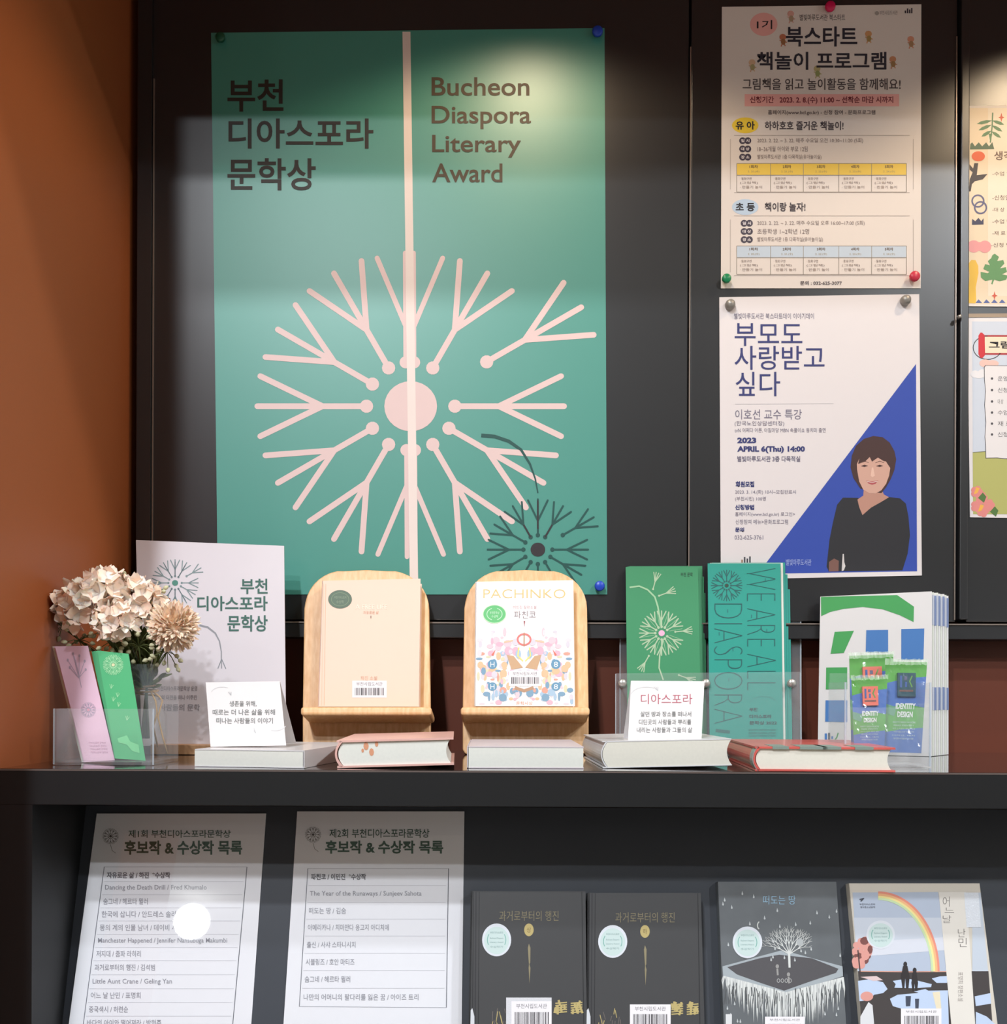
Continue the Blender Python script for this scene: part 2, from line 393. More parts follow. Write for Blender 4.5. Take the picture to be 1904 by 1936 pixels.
# --- programme poster
PAPW = M('warm_white_poster', (228, 220, 216), 0.5, var=0.01)
q = [(1365, 13), (1742, 8), (1741, 545), (1363, 545)]
prog, pr = poster('programme_poster', q, YP-0.0012, PAPW, 'white library programme poster with yellow and blue timetables, above the lecture poster', 'poster')
pr.ell(1444, 46, 26, 22, C(240, 176, 172), 0); pr.text('1기', (1431, 38, 1460, 55), INK, bold=.01)
pr.text('별빛마루도서관 북스타트', (1512, 27, 1598, 39), C(90, 80, 84))
pr.text('북스타트', (1486, 50, 1621, 88), C(44, 44, 58), bold=.02); pr.text('책놀이 프로그램', (1431, 98, 1676, 132), C(44, 44, 58), bold=.02)
pr.text('그림책을 읽고 놀이활동을 함께해요!', (1404, 148, 1703, 170), C(84, 76, 80), bold=.012)
pr.rect(1408, 178, 1700, 201, C(240, 178, 176), 0)
pr.text('신청기간   2023. 2. 8.(수) 11:00 ~ 선착순 마감 시까지', (1418, 182, 1689, 197), C(130, 50, 62), bold=.02)
pr.text('홈페이지(www.bcl.go.kr) - 신청 참여 - 문화프로그램', (1452, 208, 1655, 218), C(96, 84, 90), bold=.01)
for i, (dy, hc, ec, t1, t2) in enumerate(((0, C(238, 204, 84), C(240, 208, 60), '유 아', '하하호호 즐거운 책놀이!'), (156, C(196, 212, 230), C(188, 210, 234), '초 등', '책이랑 놀자!'))):
    pr.ell(1409, 237+dy*0.99, 25, 15, ec, 0)
    pr.text(t1, (1391, 229+dy*.99, 1427, 245+dy*.99), INK, bold=.03)
    pr.text(t2, (1446, 229+dy*.985, 1595 if i == 0 else 1523, 246+dy*.985), C(70, 62, 70), bold=.02)
    y0 = 256 if i == 0 else 408; y1 = 364 if i == 0 else 521
    LN = C(186, 176, 172)
    for a_ in (((1388, y0), (1720, y0)), ((1381, y0+7), (1381, y1-6)), ((1727, y0+7), (1727, y1-6)), ((1388, y1), (1720, y1))): pr.line(list(a_), 1.0, LN, 1)
    for k in range(3):
        cy = 266 + k*15.5 + (156 if i else 0); cx = 1409 + (3 if i else 0)
        pr.ell(cx-5, cy, 6.5, 6.5, C(66, 60, 78), 1, 14); pr.ell(cx+5, cy, 6.5, 6.5, C(66, 60, 78), 1, 14)
        pr.text(('일 시', '대 상', '장 소')[k], (cx-8, cy-3, cx+8, cy+3), C(225, 220, 225), bold=.03)
        tt = (('2023. 2. 22. ~ 3. 22. 매주 수요일 오전 10:30~11:20 (5회)', '18~36개월 아이와 부모 12팀', '별빛마루도서관 1층 다목적실(유아놀이실)'), ('2023. 2. 22. ~ 3. 22. 매주 수요일 오후 16:00~17:00 (5회)', '초등학생 1~2학년 12명', '별빛마루도서관 1층 다목적실(유아놀이실)'))[i][k]
        pr.text(tt, (1432, cy-5, (1632, 1527, 1553)[k] + (3 if i else 0), cy+5), C(140, 126, 126))
    ty = 309 if i == 0 else 465; cols = (1393, 1457, 1519, 1586, 1648, 1714)
    pr.rect(1393, ty, 1714, ty+22, hc, 1); LB = C(150, 140, 130)
    for x in cols: pr.line([(x, ty), (x, ty+54)], 1.0, LB, 2)
    for yy in (ty, ty+22, ty+54): pr.line([(1393, yy), (1714, yy)], 1.0, LB, 2)
    for k in range(5):
        xc = (cols[k]+cols[k+1])/2
        pr.text('%d회차' % (k+1), (xc-8, ty+3, xc+8, ty+9), C(110, 90, 70), bold=.02); pr.text('2. %d.(수)' % (k+20), (xc-11, ty+13, xc+11, ty+18), C(170, 150, 110))
        for j, s_ in enumerate(('· 동화구연', '(그림책)', '· 만들기 놀이')):
            pr.text(s_, (cols[k]+6, ty+26+j*8, cols[k]+(28, 40, 48)[j], ty+31.5+j*8), C(140, 126, 126))
pr.text('문의 : 032-625-3077', (1513, 531, 1592, 539), C(90, 80, 86), bold=.02)
pr.text('부천시립도서관', (1663, 20, 1697, 28), C(150, 144, 144)); pr.ell(1658, 25, 4, 4, C(170, 164, 160), 1, 12)
for (x, y0, y1) in ((1712, 20, 25), (1716, 16, 25), (1720, 18, 25), (1724, 15, 25)): pr.line([(x, y0), (x, y1)], 2.6, C(60, 58, 72), 2)
for (x, y, c1) in ((1495, 30, (222, 170, 160)), (1480, 74, (196, 120, 90)), (1642, 68, (214, 160, 110)), (1722, 78, (222, 156, 130)), (1422, 122, (214, 180, 150)), (1545, 134, (190, 180, 130)), (1688, 116, (206, 146, 110))):
    pr.ell(x, y-4, 6.5, 6, C(*c1), 1, 12); pr.ell(x+1, y+5, 4.5, 6, C(int(c1[0]*.8), int(c1[1]*.9), int(c1[2]*.8)), 2, 12)
    pr.line([(x-6, y+2), (x+8, y+6)], 2, C(*c1), 1); pr.line([(x-1, y+8), (x-3, y+14)], 2, C(*c1), 1); pr.line([(x+2, y+8), (x+5, y+13)], 2, C(*c1), 1)
pr.obj(prog)

# --- lecture poster
PAPC = M('cool_white_poster', (222, 216, 218), 0.5, var=0.01)
q = [(1360, 562), (1738, 556), (1743, 1088), (1363, 1096)]
lect, pr = poster('lecture_poster', q, YP-0.0012, PAPC, 'white and blue lecture poster with a printed portrait of a short-haired woman', 'poster')
BLUE = C(44, 72, 168); NAVY = C(46, 52, 112)
pr.poly([(1732, 688), (1734, 1080), (1433, 1085)], BLUE, 0)
for t, bx, b_ in (('부모도', (1389, 611, 1517, 654), -.004), ('사랑받고', (1389, 654, 1559, 699), -.004), ('싶다', (1391, 703, 1475, 749), -.004)): pr.text(t, bx, NAVY, bold=b_+.008, res=4)
GR2 = C(112, 106, 128)
for t, bx, b_ in (('별빛마루도서관 북스타트데이 이야기데이', (1388, 592, 1539, 603), 0), ('이호선 교수 특강', (1390, 774, 1516, 793), 0.0), ('(한국노인상담센터장)', (1389, 796, 1483, 806), 0), ('tvN 어쩌다 어른, 아침마당 MBN 속풀이쇼 동치미 출연', (1389, 809, 1561, 818), 0),
                  ('2023', (1394, 827, 1430, 838), .05), ('APRIL 6(Thu) 14:00', (1394, 843, 1522, 857), .05), ('별빛마루도서관 3층 다목적실', (1394, 862, 1513, 873), .02),
                  ('회원모집', (1391, 910, 1426, 921), .04), ('2023. 3. 14.(화) 10시~모집완료시', (1390, 926, 1505, 935), 0), ('(부천시민) 100명', (1390, 939, 1448, 948), 0),
                  ('신청방법', (1390, 954, 1426, 964), .04), ('홈페이지(www.bcl.go.kr) 로그인>', (1390, 968, 1503, 977), 0), ('신청참여 메뉴>문화프로그램', (1391, 982, 1490, 991), 0),
                  ('문의', (1390, 997, 1407, 1006), .04), ('032-625-3761', (1389, 1012, 1443, 1020), 0)):
    pr.text(t, bx, NAVY if b_ > .03 else GR2, bold=b_)
pr.line([(1390, 764), (1576, 763)], .8, C(190, 186, 190), 1)
pr.text('별빛마루도서관', (1486, 1057, 1534, 1069), C(150, 165, 215), bold=.01)
for (x, y0, c1) in ((1403, 1058, (150, 110, 80)), (1408, 1053, (60, 60, 70)), (1413, 1056, (60, 60, 70)), (1418, 1052, (50, 50, 60))): pr.line([(x, y0), (x, 1068)], 2.8, C(*c1), 2)
def zp(pts): return [(1340 + x/4.533, 800 + y/4.533) for x, y in pts]
HAIR = C(66, 40, 38); SKIN = C(206, 162, 146); SKIND = C(186, 138, 122)
pr.poly(zp([(1275,640),(1150,638),(1100,700),(1065,850),(1035,1000),(1010,1230),(1030,1272),(1660,1262),(1705,1120),(1725,960),(1712,800),(1690,690),(1640,645),(1540,632),(1420,700)]), C(34, 34, 40), 1)
pr.poly(zp([(1330,540),(1325,620),(1275,655),(1290,720),(1318,788),(1390,725),(1470,680),(1545,635),(1500,610),(1482,560),(1470,520)]), SKIND, 2)
pr.poly(zp([(1300,560),(1240,470),(1216,380),(1226,280),(1262,195),(1330,135),(1410,110),(1490,120),(1550,165),(1592,240),(1607,310),(1592,400),(1560,480),(1520,550),(1480,600),(1400,590)]), HAIR, 3)
pr.poly(zp([(1272,400),(1270,350),(1300,285),(1340,300),(1390,275),(1460,290),(1520,330),(1556,385),(1546,450),(1520,520),(1480,575),(1430,603),(1375,600),(1325,570),(1290,500)]), SKIN, 4)
pr.poly(zp([(1280,350),(1300,270),(1390,240),(1480,260),(1540,330),(1500,325),(1450,295),(1400,330),(1380,290),(1340,330)]), HAIR, 5)
for sx in (1335, 1465):
    pr.poly(zp([(sx-32,368),(sx,356),(sx+32,366),(sx,376)]), C(70, 44, 44), 5); pr.line(zp([(sx-36,340),(sx,326),(sx+36,338)]), 1.0, C(96, 66, 58), 5)
pr.poly(zp([(1398,380),(1388,450),(1402,462),(1424,452),(1410,380)]), C(226, 186, 168), 5)
pr.poly(zp([(1350,492),(1400,500),(1452,490),(1430,520),(1400,528),(1370,518)]), C(176, 84, 88), 5); pr.line(zp([(1358,500),(1402,508),(1446,498)]), .9, C(232, 222, 216), 6)
pr.poly(zp([(1030,1190),(1075,1160),(1115,1180),(1112,1270),(1030,1272)]), C(120, 84, 76), 3)
pr.poly(zp([(1148,1120),(1158,1120),(1162,1190),(1172,1225),(1158,1262),(1140,1268),(1142,1225)]), C(210, 206, 206), 4)
pr.obj(lect)

# --- top right illustrated notice
CREAM = M('cream_notice_paper', (240, 222, 196), 0.55, var=0.01)
q = [(1827, 200), (2094, 197), (2092, 581), (1824, 579)]
n1, pr = poster('illustrated_notice', q, YP-0.0012, M('notice_border', (236, 228, 222), .55, var=.01), 'cream notice with cut-paper leaves, rings and crowns at the right edge', 'poster')
def zq(pts): return [(1740 + x/4.4, 180 + y/4.4) for x, y in pts]
pr.rect(1831, 204, 2088, 575, CREAM, 0); pr.rect(1868, 204, 2050, 560, C(244, 232, 214), 1)
LG = C(98, 140, 104); DGN = C(84, 112, 92)
pr.line(zq([(603,145),(598,260),(583,395)]), 2.5, LG, 2)
for (a, b) in (((598,210),(470,238)), ((598,210),(698,245)), ((595,245),(484,292)), ((595,250),(684,303)), ((592,295),(508,345)), ((592,300),(672,355))):
    (x0, y0), (x1, y1) = a, b; dx, dy = x1-x0, y1-y0; l = math.hypot(dx, dy); nx, ny = -dy/l*13, dx/l*13
    pr.poly(zq([a, (x0+dx*.35+nx, y0+dy*.35+ny), (x0+dx*.7+nx, y0+dy*.7+ny), b, (x0+dx*.7-nx, y0+dy*.7-ny), (x0+dx*.35-nx, y0+dy*.35-ny)]), LG, 2)
pr.poly(zq([(570,320),(583,395),(600,320)]), LG, 2)
pr.poly(zq([(413,450),(418,405),(432,392),(455,425),(487,392),(515,425),(548,392),(572,425),(600,390),(615,448)]), DGN, 2)
pr.ell(1740+483/4.4, 180+508/4.4, 12.5, 9.5, C(232, 104, 68), 2)
pr.poly(zq([(450,565),(482,565),(470,665),(560,655),(520,700),(455,715),(430,740),(420,800),(406,800),(412,700),(436,640),(412,620),(410,575),(440,610)]), C(58, 54, 62), 2)
pr.ring(1740+480/4.4, 180+880/4.4, 12.5, 12.5, 3, C(96, 100, 140), 2); pr.ring(1740+502/4.4, 180+935/4.4, 12.5, 12.5, 3, C(96, 100, 140), 3)
pr.poly(zq([(430,1078),(432,1028),(458,1048),(484,1020),(508,1048),(527,1022),(527,1075)]), C(60, 64, 96), 2)
pr.ell(1740+445/4.4, 180+1258/4.4, 13, 11.5, C(238, 164, 168), 2); pr.ell(1740+538/4.4, 180+1260/4.4, 12, 11.5, C(238, 164, 168), 2); pr.rect(1838, 458, 1862, 474, C(238, 164, 168), 2)
pr.poly(zq([(402,1728),(402,1600),(410,1500),(402,1400),(425,1370),(460,1372),(482,1420),(484,1480),(462,1600),(466,1700),(460,1730)]), C(240, 196, 80), 2)
pr.poly(zq([(620,1318),(655,1345),(640,1380),(690,1370),(700,1400),(664,1440),(712,1430),(722,1470),(680,1490),(730,1500),(715,1535),(660,1548),(615,1535),(600,1575),(590,1570),(600,1535),(540,1545),(505,1515),(502,1470),(560,1480),(575,1470),(525,1445),(540,1405),(580,1415),(562,1380),(590,1355),(600,1330)]), C(104, 158, 106), 2)
for (x, y) in ((675, 185), (618, 1668)): pr.poly(zq([(x,y-38),(x+8,y-8),(x+26,y),(x+8,y+8),(x,y+38),(x-8,y+8),(x-26,y),(x-8,y-8)]), C(216, 100, 78), 2)
for k in range(8): pr.poly(zq([(460+65*k,1728),(485+65*k,1698),(515+65*k,1728)]), C(92, 110, 170), 2)
for t, x0, y0, x1, y1, b_ in (('생각놀이터', 615, 465, 1000, 540, .02), ('-수업 일시', 600, 635, 800, 670, 0), ('-신청일시', 600, 832, 790, 872, 0), ('-대 상', 600, 935, 700, 968, 0), ('-수업 방법', 600, 1032, 800, 1068, 0), ('-재 료 비', 600, 1130, 760, 1164, 0), ('-신청 방법', 590, 1228, 800, 1264, 0)):
    pr.text(t, (1740+x0/4.4, 180+y0/4.4, 1740+x1/4.4, 180+y1/4.4), C(120, 96, 90), bold=b_)
pr.obj(n1)

# --- lower right notice
q = [(1829, 598), (2096, 596), (2098, 982), (1834, 978)]
n2, pr = poster('illustrated_notice', q, YP-0.0012, M('notice_white', (232, 226, 228), .55, var=.01), 'pale blue notice with a red scroll and green hill at the right edge', 'poster')
def zr(pts): return [(1740 + x/4.4, 580 + y/4.4) for x, y in pts]
pr.poly(zr([(432,122),(1530,122),(1536,1725),(440,1725)]), C(206, 214, 228), 0)
pr.poly(zr([(436,1210),(560,1200),(760,1180),(1530,1190),(1536,1725),(440,1725)]), C(182, 182, 108), 1)
pr.line(zr([(436,1212),(560,1202),(760,1182)]), 1, C(80, 80, 60), 2)
pr.ring(1740+560/4.4, 580+340/4.4, 28, 23, 1.6, C(70, 72, 78), 1)
pr.rect(1860, 580+235/4.4, 1990, 580+400/4.4, C(176, 60, 66), 1); pr.rect(1862, 580+250/4.4, 1988, 580+385/4.4, C(238, 222, 196), 2)
pr.text('그림책이랑', (1740+570/4.4, 580+285/4.4, 1740+1040/4.4, 580+348/4.4), INK, bold=.03)
pr.poly(zr([(484,240),(500,215),(515,215),(535,235),(540,400),(520,425),(500,425),(484,395)]), C(206, 48, 60), 3)
pr.ell(1740+540/4.4, 580+470/4.4, 11, 7.5, C(236, 196, 186), 2); pr.ell(1740+600/4.4, 580+472/4.4, 12, 6.5, C(236, 196, 186), 2)
for (x, y, rx) in ((455, 560, 8), (490, 565, 12), (520, 550, 9)): pr.ell(1740+x/4.4, 580+y/4.4, rx, 7, C(232, 230, 234), 2)
pn = [(535,505),(545,490),(700,492),(900,488),(1490,492),(1492,1250),(1300,1262),(900,1255),(700,1262),(640,1254),(548,1256),(546,1150),(540,1080),(548,960),(538,820),(545,700),(536,600)]
pr.poly(zr([(x-5 if x < 700 else x, y+5 if y > 900 else y-4) for x, y in pn]), C(70, 68, 76), 3); pr.poly(zr(pn), C(232, 228, 230), 4)
for k, (y, t) in enumerate(((597, '운영기간'), (693, '신청기간'), (788, '대 상'), (880, '수업방법'), (972, '재 료 비'), (1062, '신청방법'))):
    pr.ell(1740+597/4.4, 580+y/4.4, 2.4, 2.4, C(80, 78, 84), 5, 10); pr.text(t, (1740+645/4.4, 580+(y-20)/4.4, 1740+(820 if k != 2 else 690)/4.4, 580+(y+20)/4.4), C(110, 106, 110), L=6)
for (x, y) in ((470, 1540), (510, 1590), (470, 1660), (570, 1650), (520, 1700)):
    for k in range(5): pr.ell(1740+(x+26*math.cos(k*1.257))/4.4, 580+(y+26*math.sin(k*1.257))/4.4, 6, 6, C(226, 140, 136), 2, 12)
for (x, y) in ((465, 1530), (500, 1675)): pr.poly(zr([(x-20,y+30),(x,y-30),(x+30,y-20),(x+10,y+20)]), C(240, 180, 80), 3)
for (x, y) in ((520, 1590), (620, 1705)): pr.poly(zr([(x-40,y),(x,y-45),(x+30,y-10),(x+10,y+40)]), C(84, 120, 62), 3)
pr.obj(n2)
slab('clip_strip', Pl(1829, 596, YP-0.002), [(1828, 593), (2097, 591), (2097, 598), (1828, 600)], 0.004, M('brass_strip', (150, 130, 110), .4, metal=.5), label='thin dull metal strip along the top of the pale blue notice', cat='strip')

# --- magnets and pins
def magnet(px, py, r, mat, label, Y=YP-0.0025, h=0.010, shape='dome'):
    c = Pl(px, py, Y).at(px, py); g = G(); rr = r / F * YP
    prof = [(rr*0.55, 0), (rr*0.6, h*.35), (rr, h*.5), (rr, h*.85), (rr*.8, h), (0.0001, h)] if shape == 'pin' else [(rr, 0), (rr, h*.4), (rr*.85, h*.75), (rr*.5, h*.95), (0.0001, h)]
    g.lathe(prof, c, 20, axis='Y'); o = g.obj('magnet', mat, smooth=True)
    return props(o, label, 'magnet', 'round magnets holding up the posters')
MB = M('blue_plastic', (30, 70, 190), .35); MGN = M('green_plastic', (20, 140, 90), .35); MR = M('red_plastic', (206, 50, 76), .35)
MPK = M('magenta_plastic', (214, 20, 90), .35); MDG = M('dark_green_plastic', (20, 84, 60), .4); MST = M('grey_magnet', (150, 146, 140), .4, metal=.3); MSV = M('silver_steel', (190, 186, 180), .25, metal=.9)
magnet(1129, 65, 10, MB, 'blue magnet at the top right corner of the teal poster', shape='pin')
magnet(1133, 1109, 9.5, MB, 'blue magnet at the bottom right corner of the teal poster', shape='pin')
magnet(419, 76, 9, MDG, 'dark green magnet at the top left corner of the teal poster', shape='pin')
magnet(1567, 18, 9.5, MPK, 'magenta magnet at the top middle of the programme poster', shape='pin')
magnet(1372, 530, 8.5, MGN, 'green magnet at the lower left of the programme poster', shape='pin')
magnet(1726, 526, 9.5, MR, 'red magnet at the lower right of the programme poster', shape='pin')
magnet(1380, 577, 9.5, MST, 'grey magnet at the top left of the lecture poster')
magnet(1711, 569, 9.5, MST, 'grey magnet at the top right of the lecture poster')
magnet(1813, 600, 4.0, MSV, 'small shiny steel stud on the narrow black upright', Y=YP-0.0085, h=0.006)

# ================================================================== THINGS ON THE SHELF
def flatbook(px0, px1, pyb, hpx, depth, rz, label, cover, pages, spine='left', Zb=None, tilt=0.0, rounded=True, ct=0.0022, extra=None, cat='book', hard=True):
    """a book lying flat: local x = spine to fore-edge, y = back, z = up; head edge faces the room"""
    Y = shelfY(pyb); x0 = X(px0, Y, pyb); x1 = X(px1, Y, pyb); wd = (x1-x0)/max(math.cos(rz), .5); H = hpx / F * Y
    r = empty('flat_book', (x0, Y, ZS+0.0003), label, cat, 'books lying flat along the shelf front', rz)
    r.rotation_euler = (0, -tilt, rz)
    sgn = 1
    # outline of the page block in x,z (head edge)
    def prof(x0_, x1_, z0_, z1_, inset):
        n = 8; pts = []
        zc = (z0_+z1_)/2; hh = (z1_-z0_)/2
        for k in range(n+1):                       # spine side, convex
            t = -1 + 2*k/n; bul = (1-t*t)*hh*0.42 if rounded else 0
            pts.append((x0_ - bul + (hh*.42 if rounded else 0), zc + hh*t))
        for k in range(n+1):                       # fore-edge, concave
            t = 1 - 2*k/n; pts.append((x1_ - ((1-t*t)*hh*0.35 if rounded else 0), zc + hh*t))
        return pts
    pp = prof(ct, wd-(0.004 if hard else 0.0005), ct, H-ct, 0)
    if spine == 'right': pp = [(wd - x, z) for x, z in pp][::-1]
    g = G(); yi = 0.0025 if hard else 0.0004
    g.prism([(x, yi, z) for x, z in pp], [(x, depth-yi, z) for x, z in pp]); g.obj('page_block', pages, r, local=True)
    # cover: two boards and the spine shell
    g = G(); g.box((0.001, 0, 0), (wd, depth, ct)); g.box((0.001, 0, H-ct), (wd, depth, H))
    n = 10; hh = H/2; out = []; inn = []
    for k in range(n+1):
        t = -1 + 2*k/n; bul = (1-t*t)*hh*0.42 if rounded else 0
        out.append(((hh*.42 if rounded else 0)-bul-ct*.6, hh+hh*t)); inn.append(((hh*.42 if rounded else 0)-bul+ct*.4, hh+(hh-ct)*t))
    if spine == 'right': out = [(wd-x, z) for x, z in out]; inn = [(wd-x, z) for x, z in inn]
    for k in range(n):
        f = [out[k], out[k+1], inn[k+1], inn[k]]; g.prism([(x, 0, z) for x, z in f], [(x, depth, z) for x, z in f])
    g.obj('cover', cover, r, local=True)
    return r, wd, H, Y
WHITEC = M('white_cover', (214, 212, 214), .35, coat=.2); PKC = M('peach_pink_cover', (222, 176, 166), .35); REDC = M('coral_red_cover', (206, 92, 84), .35, var=.12, scale=25, coat=.3)
BLK2 = M('shadow_cover', (120, 122, 126), .4); PAGEC = M('cream_pages', (218, 214, 202), .8, var=.05, scale=300)
b1, w1, h1, y1_ = flatbook(367, 584, 1452, 33, 0.20, R(0), 'white thin paperback lying flat in front of the tall white sign', WHITEC, PAGES, 'right', rounded=False, ct=.0012, hard=False)
g = G(); g.box((w1-0.0002, 0.02, 0.001), (w1+0.0006, 0.045, h1-0.001)); g.obj('call_number_label', PAPER, b1, local=True)
b1.rotation_euler[2] = R(-9)
b2, w2, h2, y2_ = flatbook(636, 858, 1454, 52, 0.20, R(3), 'thick hardback with peach pink covers lying below the left wooden stand', PKC, PAGES, 'left')
b2.rotation_euler[1] = R(-1.6)
g = G(); st = M('orange_stamp', (214, 150, 116), .6)
for (x, z, rr) in ((.034, .024, .003), (.040, .017, .0028), (.046, .026, .002), (.030, .019, .0015)):
    g.add([(x+rr*math.cos(k*.785), .0022, z+rr*1.6*math.sin(k*.785)) for k in range(8)], [list(range(8))])
g.obj('page_edge_stamp', st, b2, local=True)
b3, w3, h3, y3_ = flatbook(884, 1104, 1453, 41, 0.19, R(1), 'plain white book lying flat below the right wooden stand', M('mauve_white_cover', (206, 196, 202), .35), PAGES, 'left', rounded=False, ct=.0011, hard=False)
b4, w4, h4, y4_ = flatbook(1138, 1386, 1452, 51, 0.20, R(2), 'thick cream-paged paperback lying flat under the red-lettered card', WHITEC, PAGEC, 'left', rounded=True, ct=.0012, hard=False)
b4.rotation_euler[1] = R(-1.3)
b5, w5, h5, y5_ = flatbook(1426, 1686, 1456, 46, 0.20, R(-4), 'coral red hardback with a silver-banded spine lying flat on the right', REDC, PAGEC, 'left')
g = G(); n = 10; hh = h5/2
for k in range(n):
    pts = []
    for t in (-1+2*k/n, -1+2*(k+1)/n): pts.append((hh*.42-(1-t*t)*hh*.42-.0016, hh+hh*t))
    g.prism([(pts[0][0]-.0003, .0, pts[0][1]), (pts[1][0]-.0003, .0, pts[1][1]), (pts[1][0]+.0008, .0, pts[1][1]), (pts[0][0]+.0008, .0, pts[0][1])],
            [(pts[0][0]-.0003, .02, pts[0][1]), (pts[1][0]-.0003, .02, pts[1][1]), (pts[1][0]+.0008, .02, pts[1][1]), (pts[0][0]+.0008, .02, pts[0][1])])
g.obj('spine_band', M('silver_band', (190, 190, 190), .3, metal=.5), b5, local=True)
g = G()
for (a_, c_) in ((.02, .018), (.05, .03), (.075, .02), (.11, .02)): g.box((a_, -0.0006, h5-.0026), (a_+c_, .05, h5+.0003))
g.obj('cover_artwork', M('grey_green_art', (124, 140, 132), .5), b5, local=True)

# --- wooden book stands with their books
def wstand(dx, label, sx=1.0):
    base = Pl(692+dx, 1426, 1.418, 13)
    xs = 692+dx
    r = empty('book_stand', (X(xs, 1.45), 1.45, ZS), label, 'stand', 'wooden book stands')
    zbot = ZS+.0005
    def o(pts): return [base.at(xs + x*sx, y) for x, y in pts]
    out = [(-120, 1418), (-120, 1340), (-117, 1150)]
    for k in range(1, 9):
        a = math.pi - k*(math.pi/2)/9; out.append((-42 + 74*math.cos(a), 1150 - 72*math.sin(a)))
    out += [(-40, 1079), (0, 1077), (40, 1079)]
    for k in range(1, 9):
        a = math.pi/2 - k*(math.pi/2)/9; out.append((42 + 77*math.cos(a), 1150 - 72*math.sin(a)))
    out += [(119, 1150), (122, 1340), (122, 1412), (116, 1423), (104, 1428), (-104, 1428), (-115, 1425)]
    fr = o(out)[::-1]; g = G(); g.prism(fr, [p - base.n*.012 for p in fr]); bo = g.obj('back_board', WOOD, r)
    md = bo.modifiers.new('bevel', 'BEVEL'); md.width = .002; md.segments = 2; md.limit_method = 'ANGLE'
    # shelf lip, perpendicular to the board
    lp = base.shifted(.058); g = G()
    q4 = [(-124, 1336), (124, 1336), (124, 1352), (-124, 1352)]
    fr = [lp.at(xs+x*sx, y) for x, y in q4]; g.prism(fr, [p - base.n*.0585 for p in fr]); lo = g.obj('ledge', WOOD, r)
    md = lo.modifiers.new('bevel', 'BEVEL'); md.width = .004; md.segments = 3
    g = G(); top = base.at(xs, 1180) - base.n*.012; bt = Vector((top.x, top.y+.065, ZS+.001))
    g.prism([top+Vector((-.03, 0, 0)), top+Vector((.03, 0, 0)), bt+Vector((.03, 0, 0)), bt+Vector((-.03, 0, 0))],
            [top+Vector((-.03, .008, 0)), top+Vector((.03, .008, 0)), bt+Vector((.03, .008, 0)), bt+Vector((-.03, .008, 0))]); g.obj('prop_leg', WOODD, r)
    return r, base
st1, bs1 = wstand(0, 'light beech book stand on the left holding the plain peach book')
st2, bs2 = wstand(301, 'light beech book stand on the right holding the pastel patterned novel', .985)
def bookon(base, q, th, name, label, cov, prf, spine_px=None, gap=.0006):
    fp = base.shifted(th+gap)
    r = empty(name, fp.at((q[2][0]+q[3][0])/2, q[2][1]) , label, 'book')
    fr = [fp.at(*p) for p in q]; n = base.n
    def sl(k0, k1, ins, nm, mt):
        c = sum(fr, Vector())/4; f2 = [p + (c-p).normalized()*ins for p in fr]
        g = G(); g.prism([p-n*k0 for p in f2], [p-n*k1 for p in f2]); return g.obj(nm, mt, r)
    sl(0, .0016, 0, 'front_cover', cov); sl(.0016, th-.0016, .003, 'page_block', PAGES); sl(th-.0016, th, 0, 'back_cover', cov)
    ed = G(); L0, L1 = fr[0], fr[3]; xd = (fr[1]-fr[0]).normalized()
    ed.prism([L0, L0+xd*.0016, L1+xd*.0016, L1], [v-n*th for v in (L0, L0+xd*.0016, L1+xd*.0016, L1)]); ed.obj('spine', cov, r)
    pr = Print(fp); prf(pr); pr.obj(r)
    return r
PEACH = M('peach_cover', (234, 200, 180), .5, var=.01)
def barcode(pr, x0, y0, x1, y1, top=.42, L=2, seed=1, title='부천시립도서관'):
    rnd = random.Random(seed); pr.rect(x0, y0, x1, y1, C(232, 228, 232), L)
    w_ = x1-x0; h_ = y1-y0
    pr.text(title, (x0+w_*.12, y0+h_*.08, x1-w_*.12, y0+h_*(top-.12)), C(110, 104, 110), L=L+1)
    x = x0+w_*.08
    while x < x1-w_*.08:
        b_ = rnd.choice((.8, 1.2, 1.8)); pr.rect(x, y0+h_*top, min(x+b_, x1-w_*.07), y0+h_*.86, C(60, 56, 62), L+1); x += b_ + rnd.choice((.9, 1.3, 1.8))
def pf1(pr):
    pr.line([(616, 1104), (613, 1334)], 1.0, C(222, 180, 150), 1); pr.line([(612, 1104), (608, 1334)], .8, C(226, 188, 158), 1)
    pr.ell(643, 1133, 22.5, 17.5, C(84, 106, 88), 2); pr.ring(643, 1133, 17, 13, 1.0, C(120, 140, 110), 3)
    pr.text('부천디아스포라', (632, 1127, 655, 1132), C(140, 156, 130)); pr.text('수상작', (636, 1135, 650, 1141), C(140, 156, 130))
    pr.text('A FREE LIFE', (672, 1143, 732, 1151), C(250, 232, 214)); pr.text('자유로운 삶', (687, 1155, 716, 1161), C(206, 166, 140)); pr.text('1', (700.5, 1164, 702, 1169), C(120, 90, 80))
    pr.text('하진 소설', (682, 1278, 713, 1286), C(206, 166, 140)); barcode(pr, 666, 1287, 731, 1319, seed=3)
bookon(bs1, [(609, 1098), (795, 1094), (792, 1336), (601, 1336)], .024, 'peach_book', 'plain peach cloth-look book with a dark green oval sticker on the left stand', PEACH, pf1)
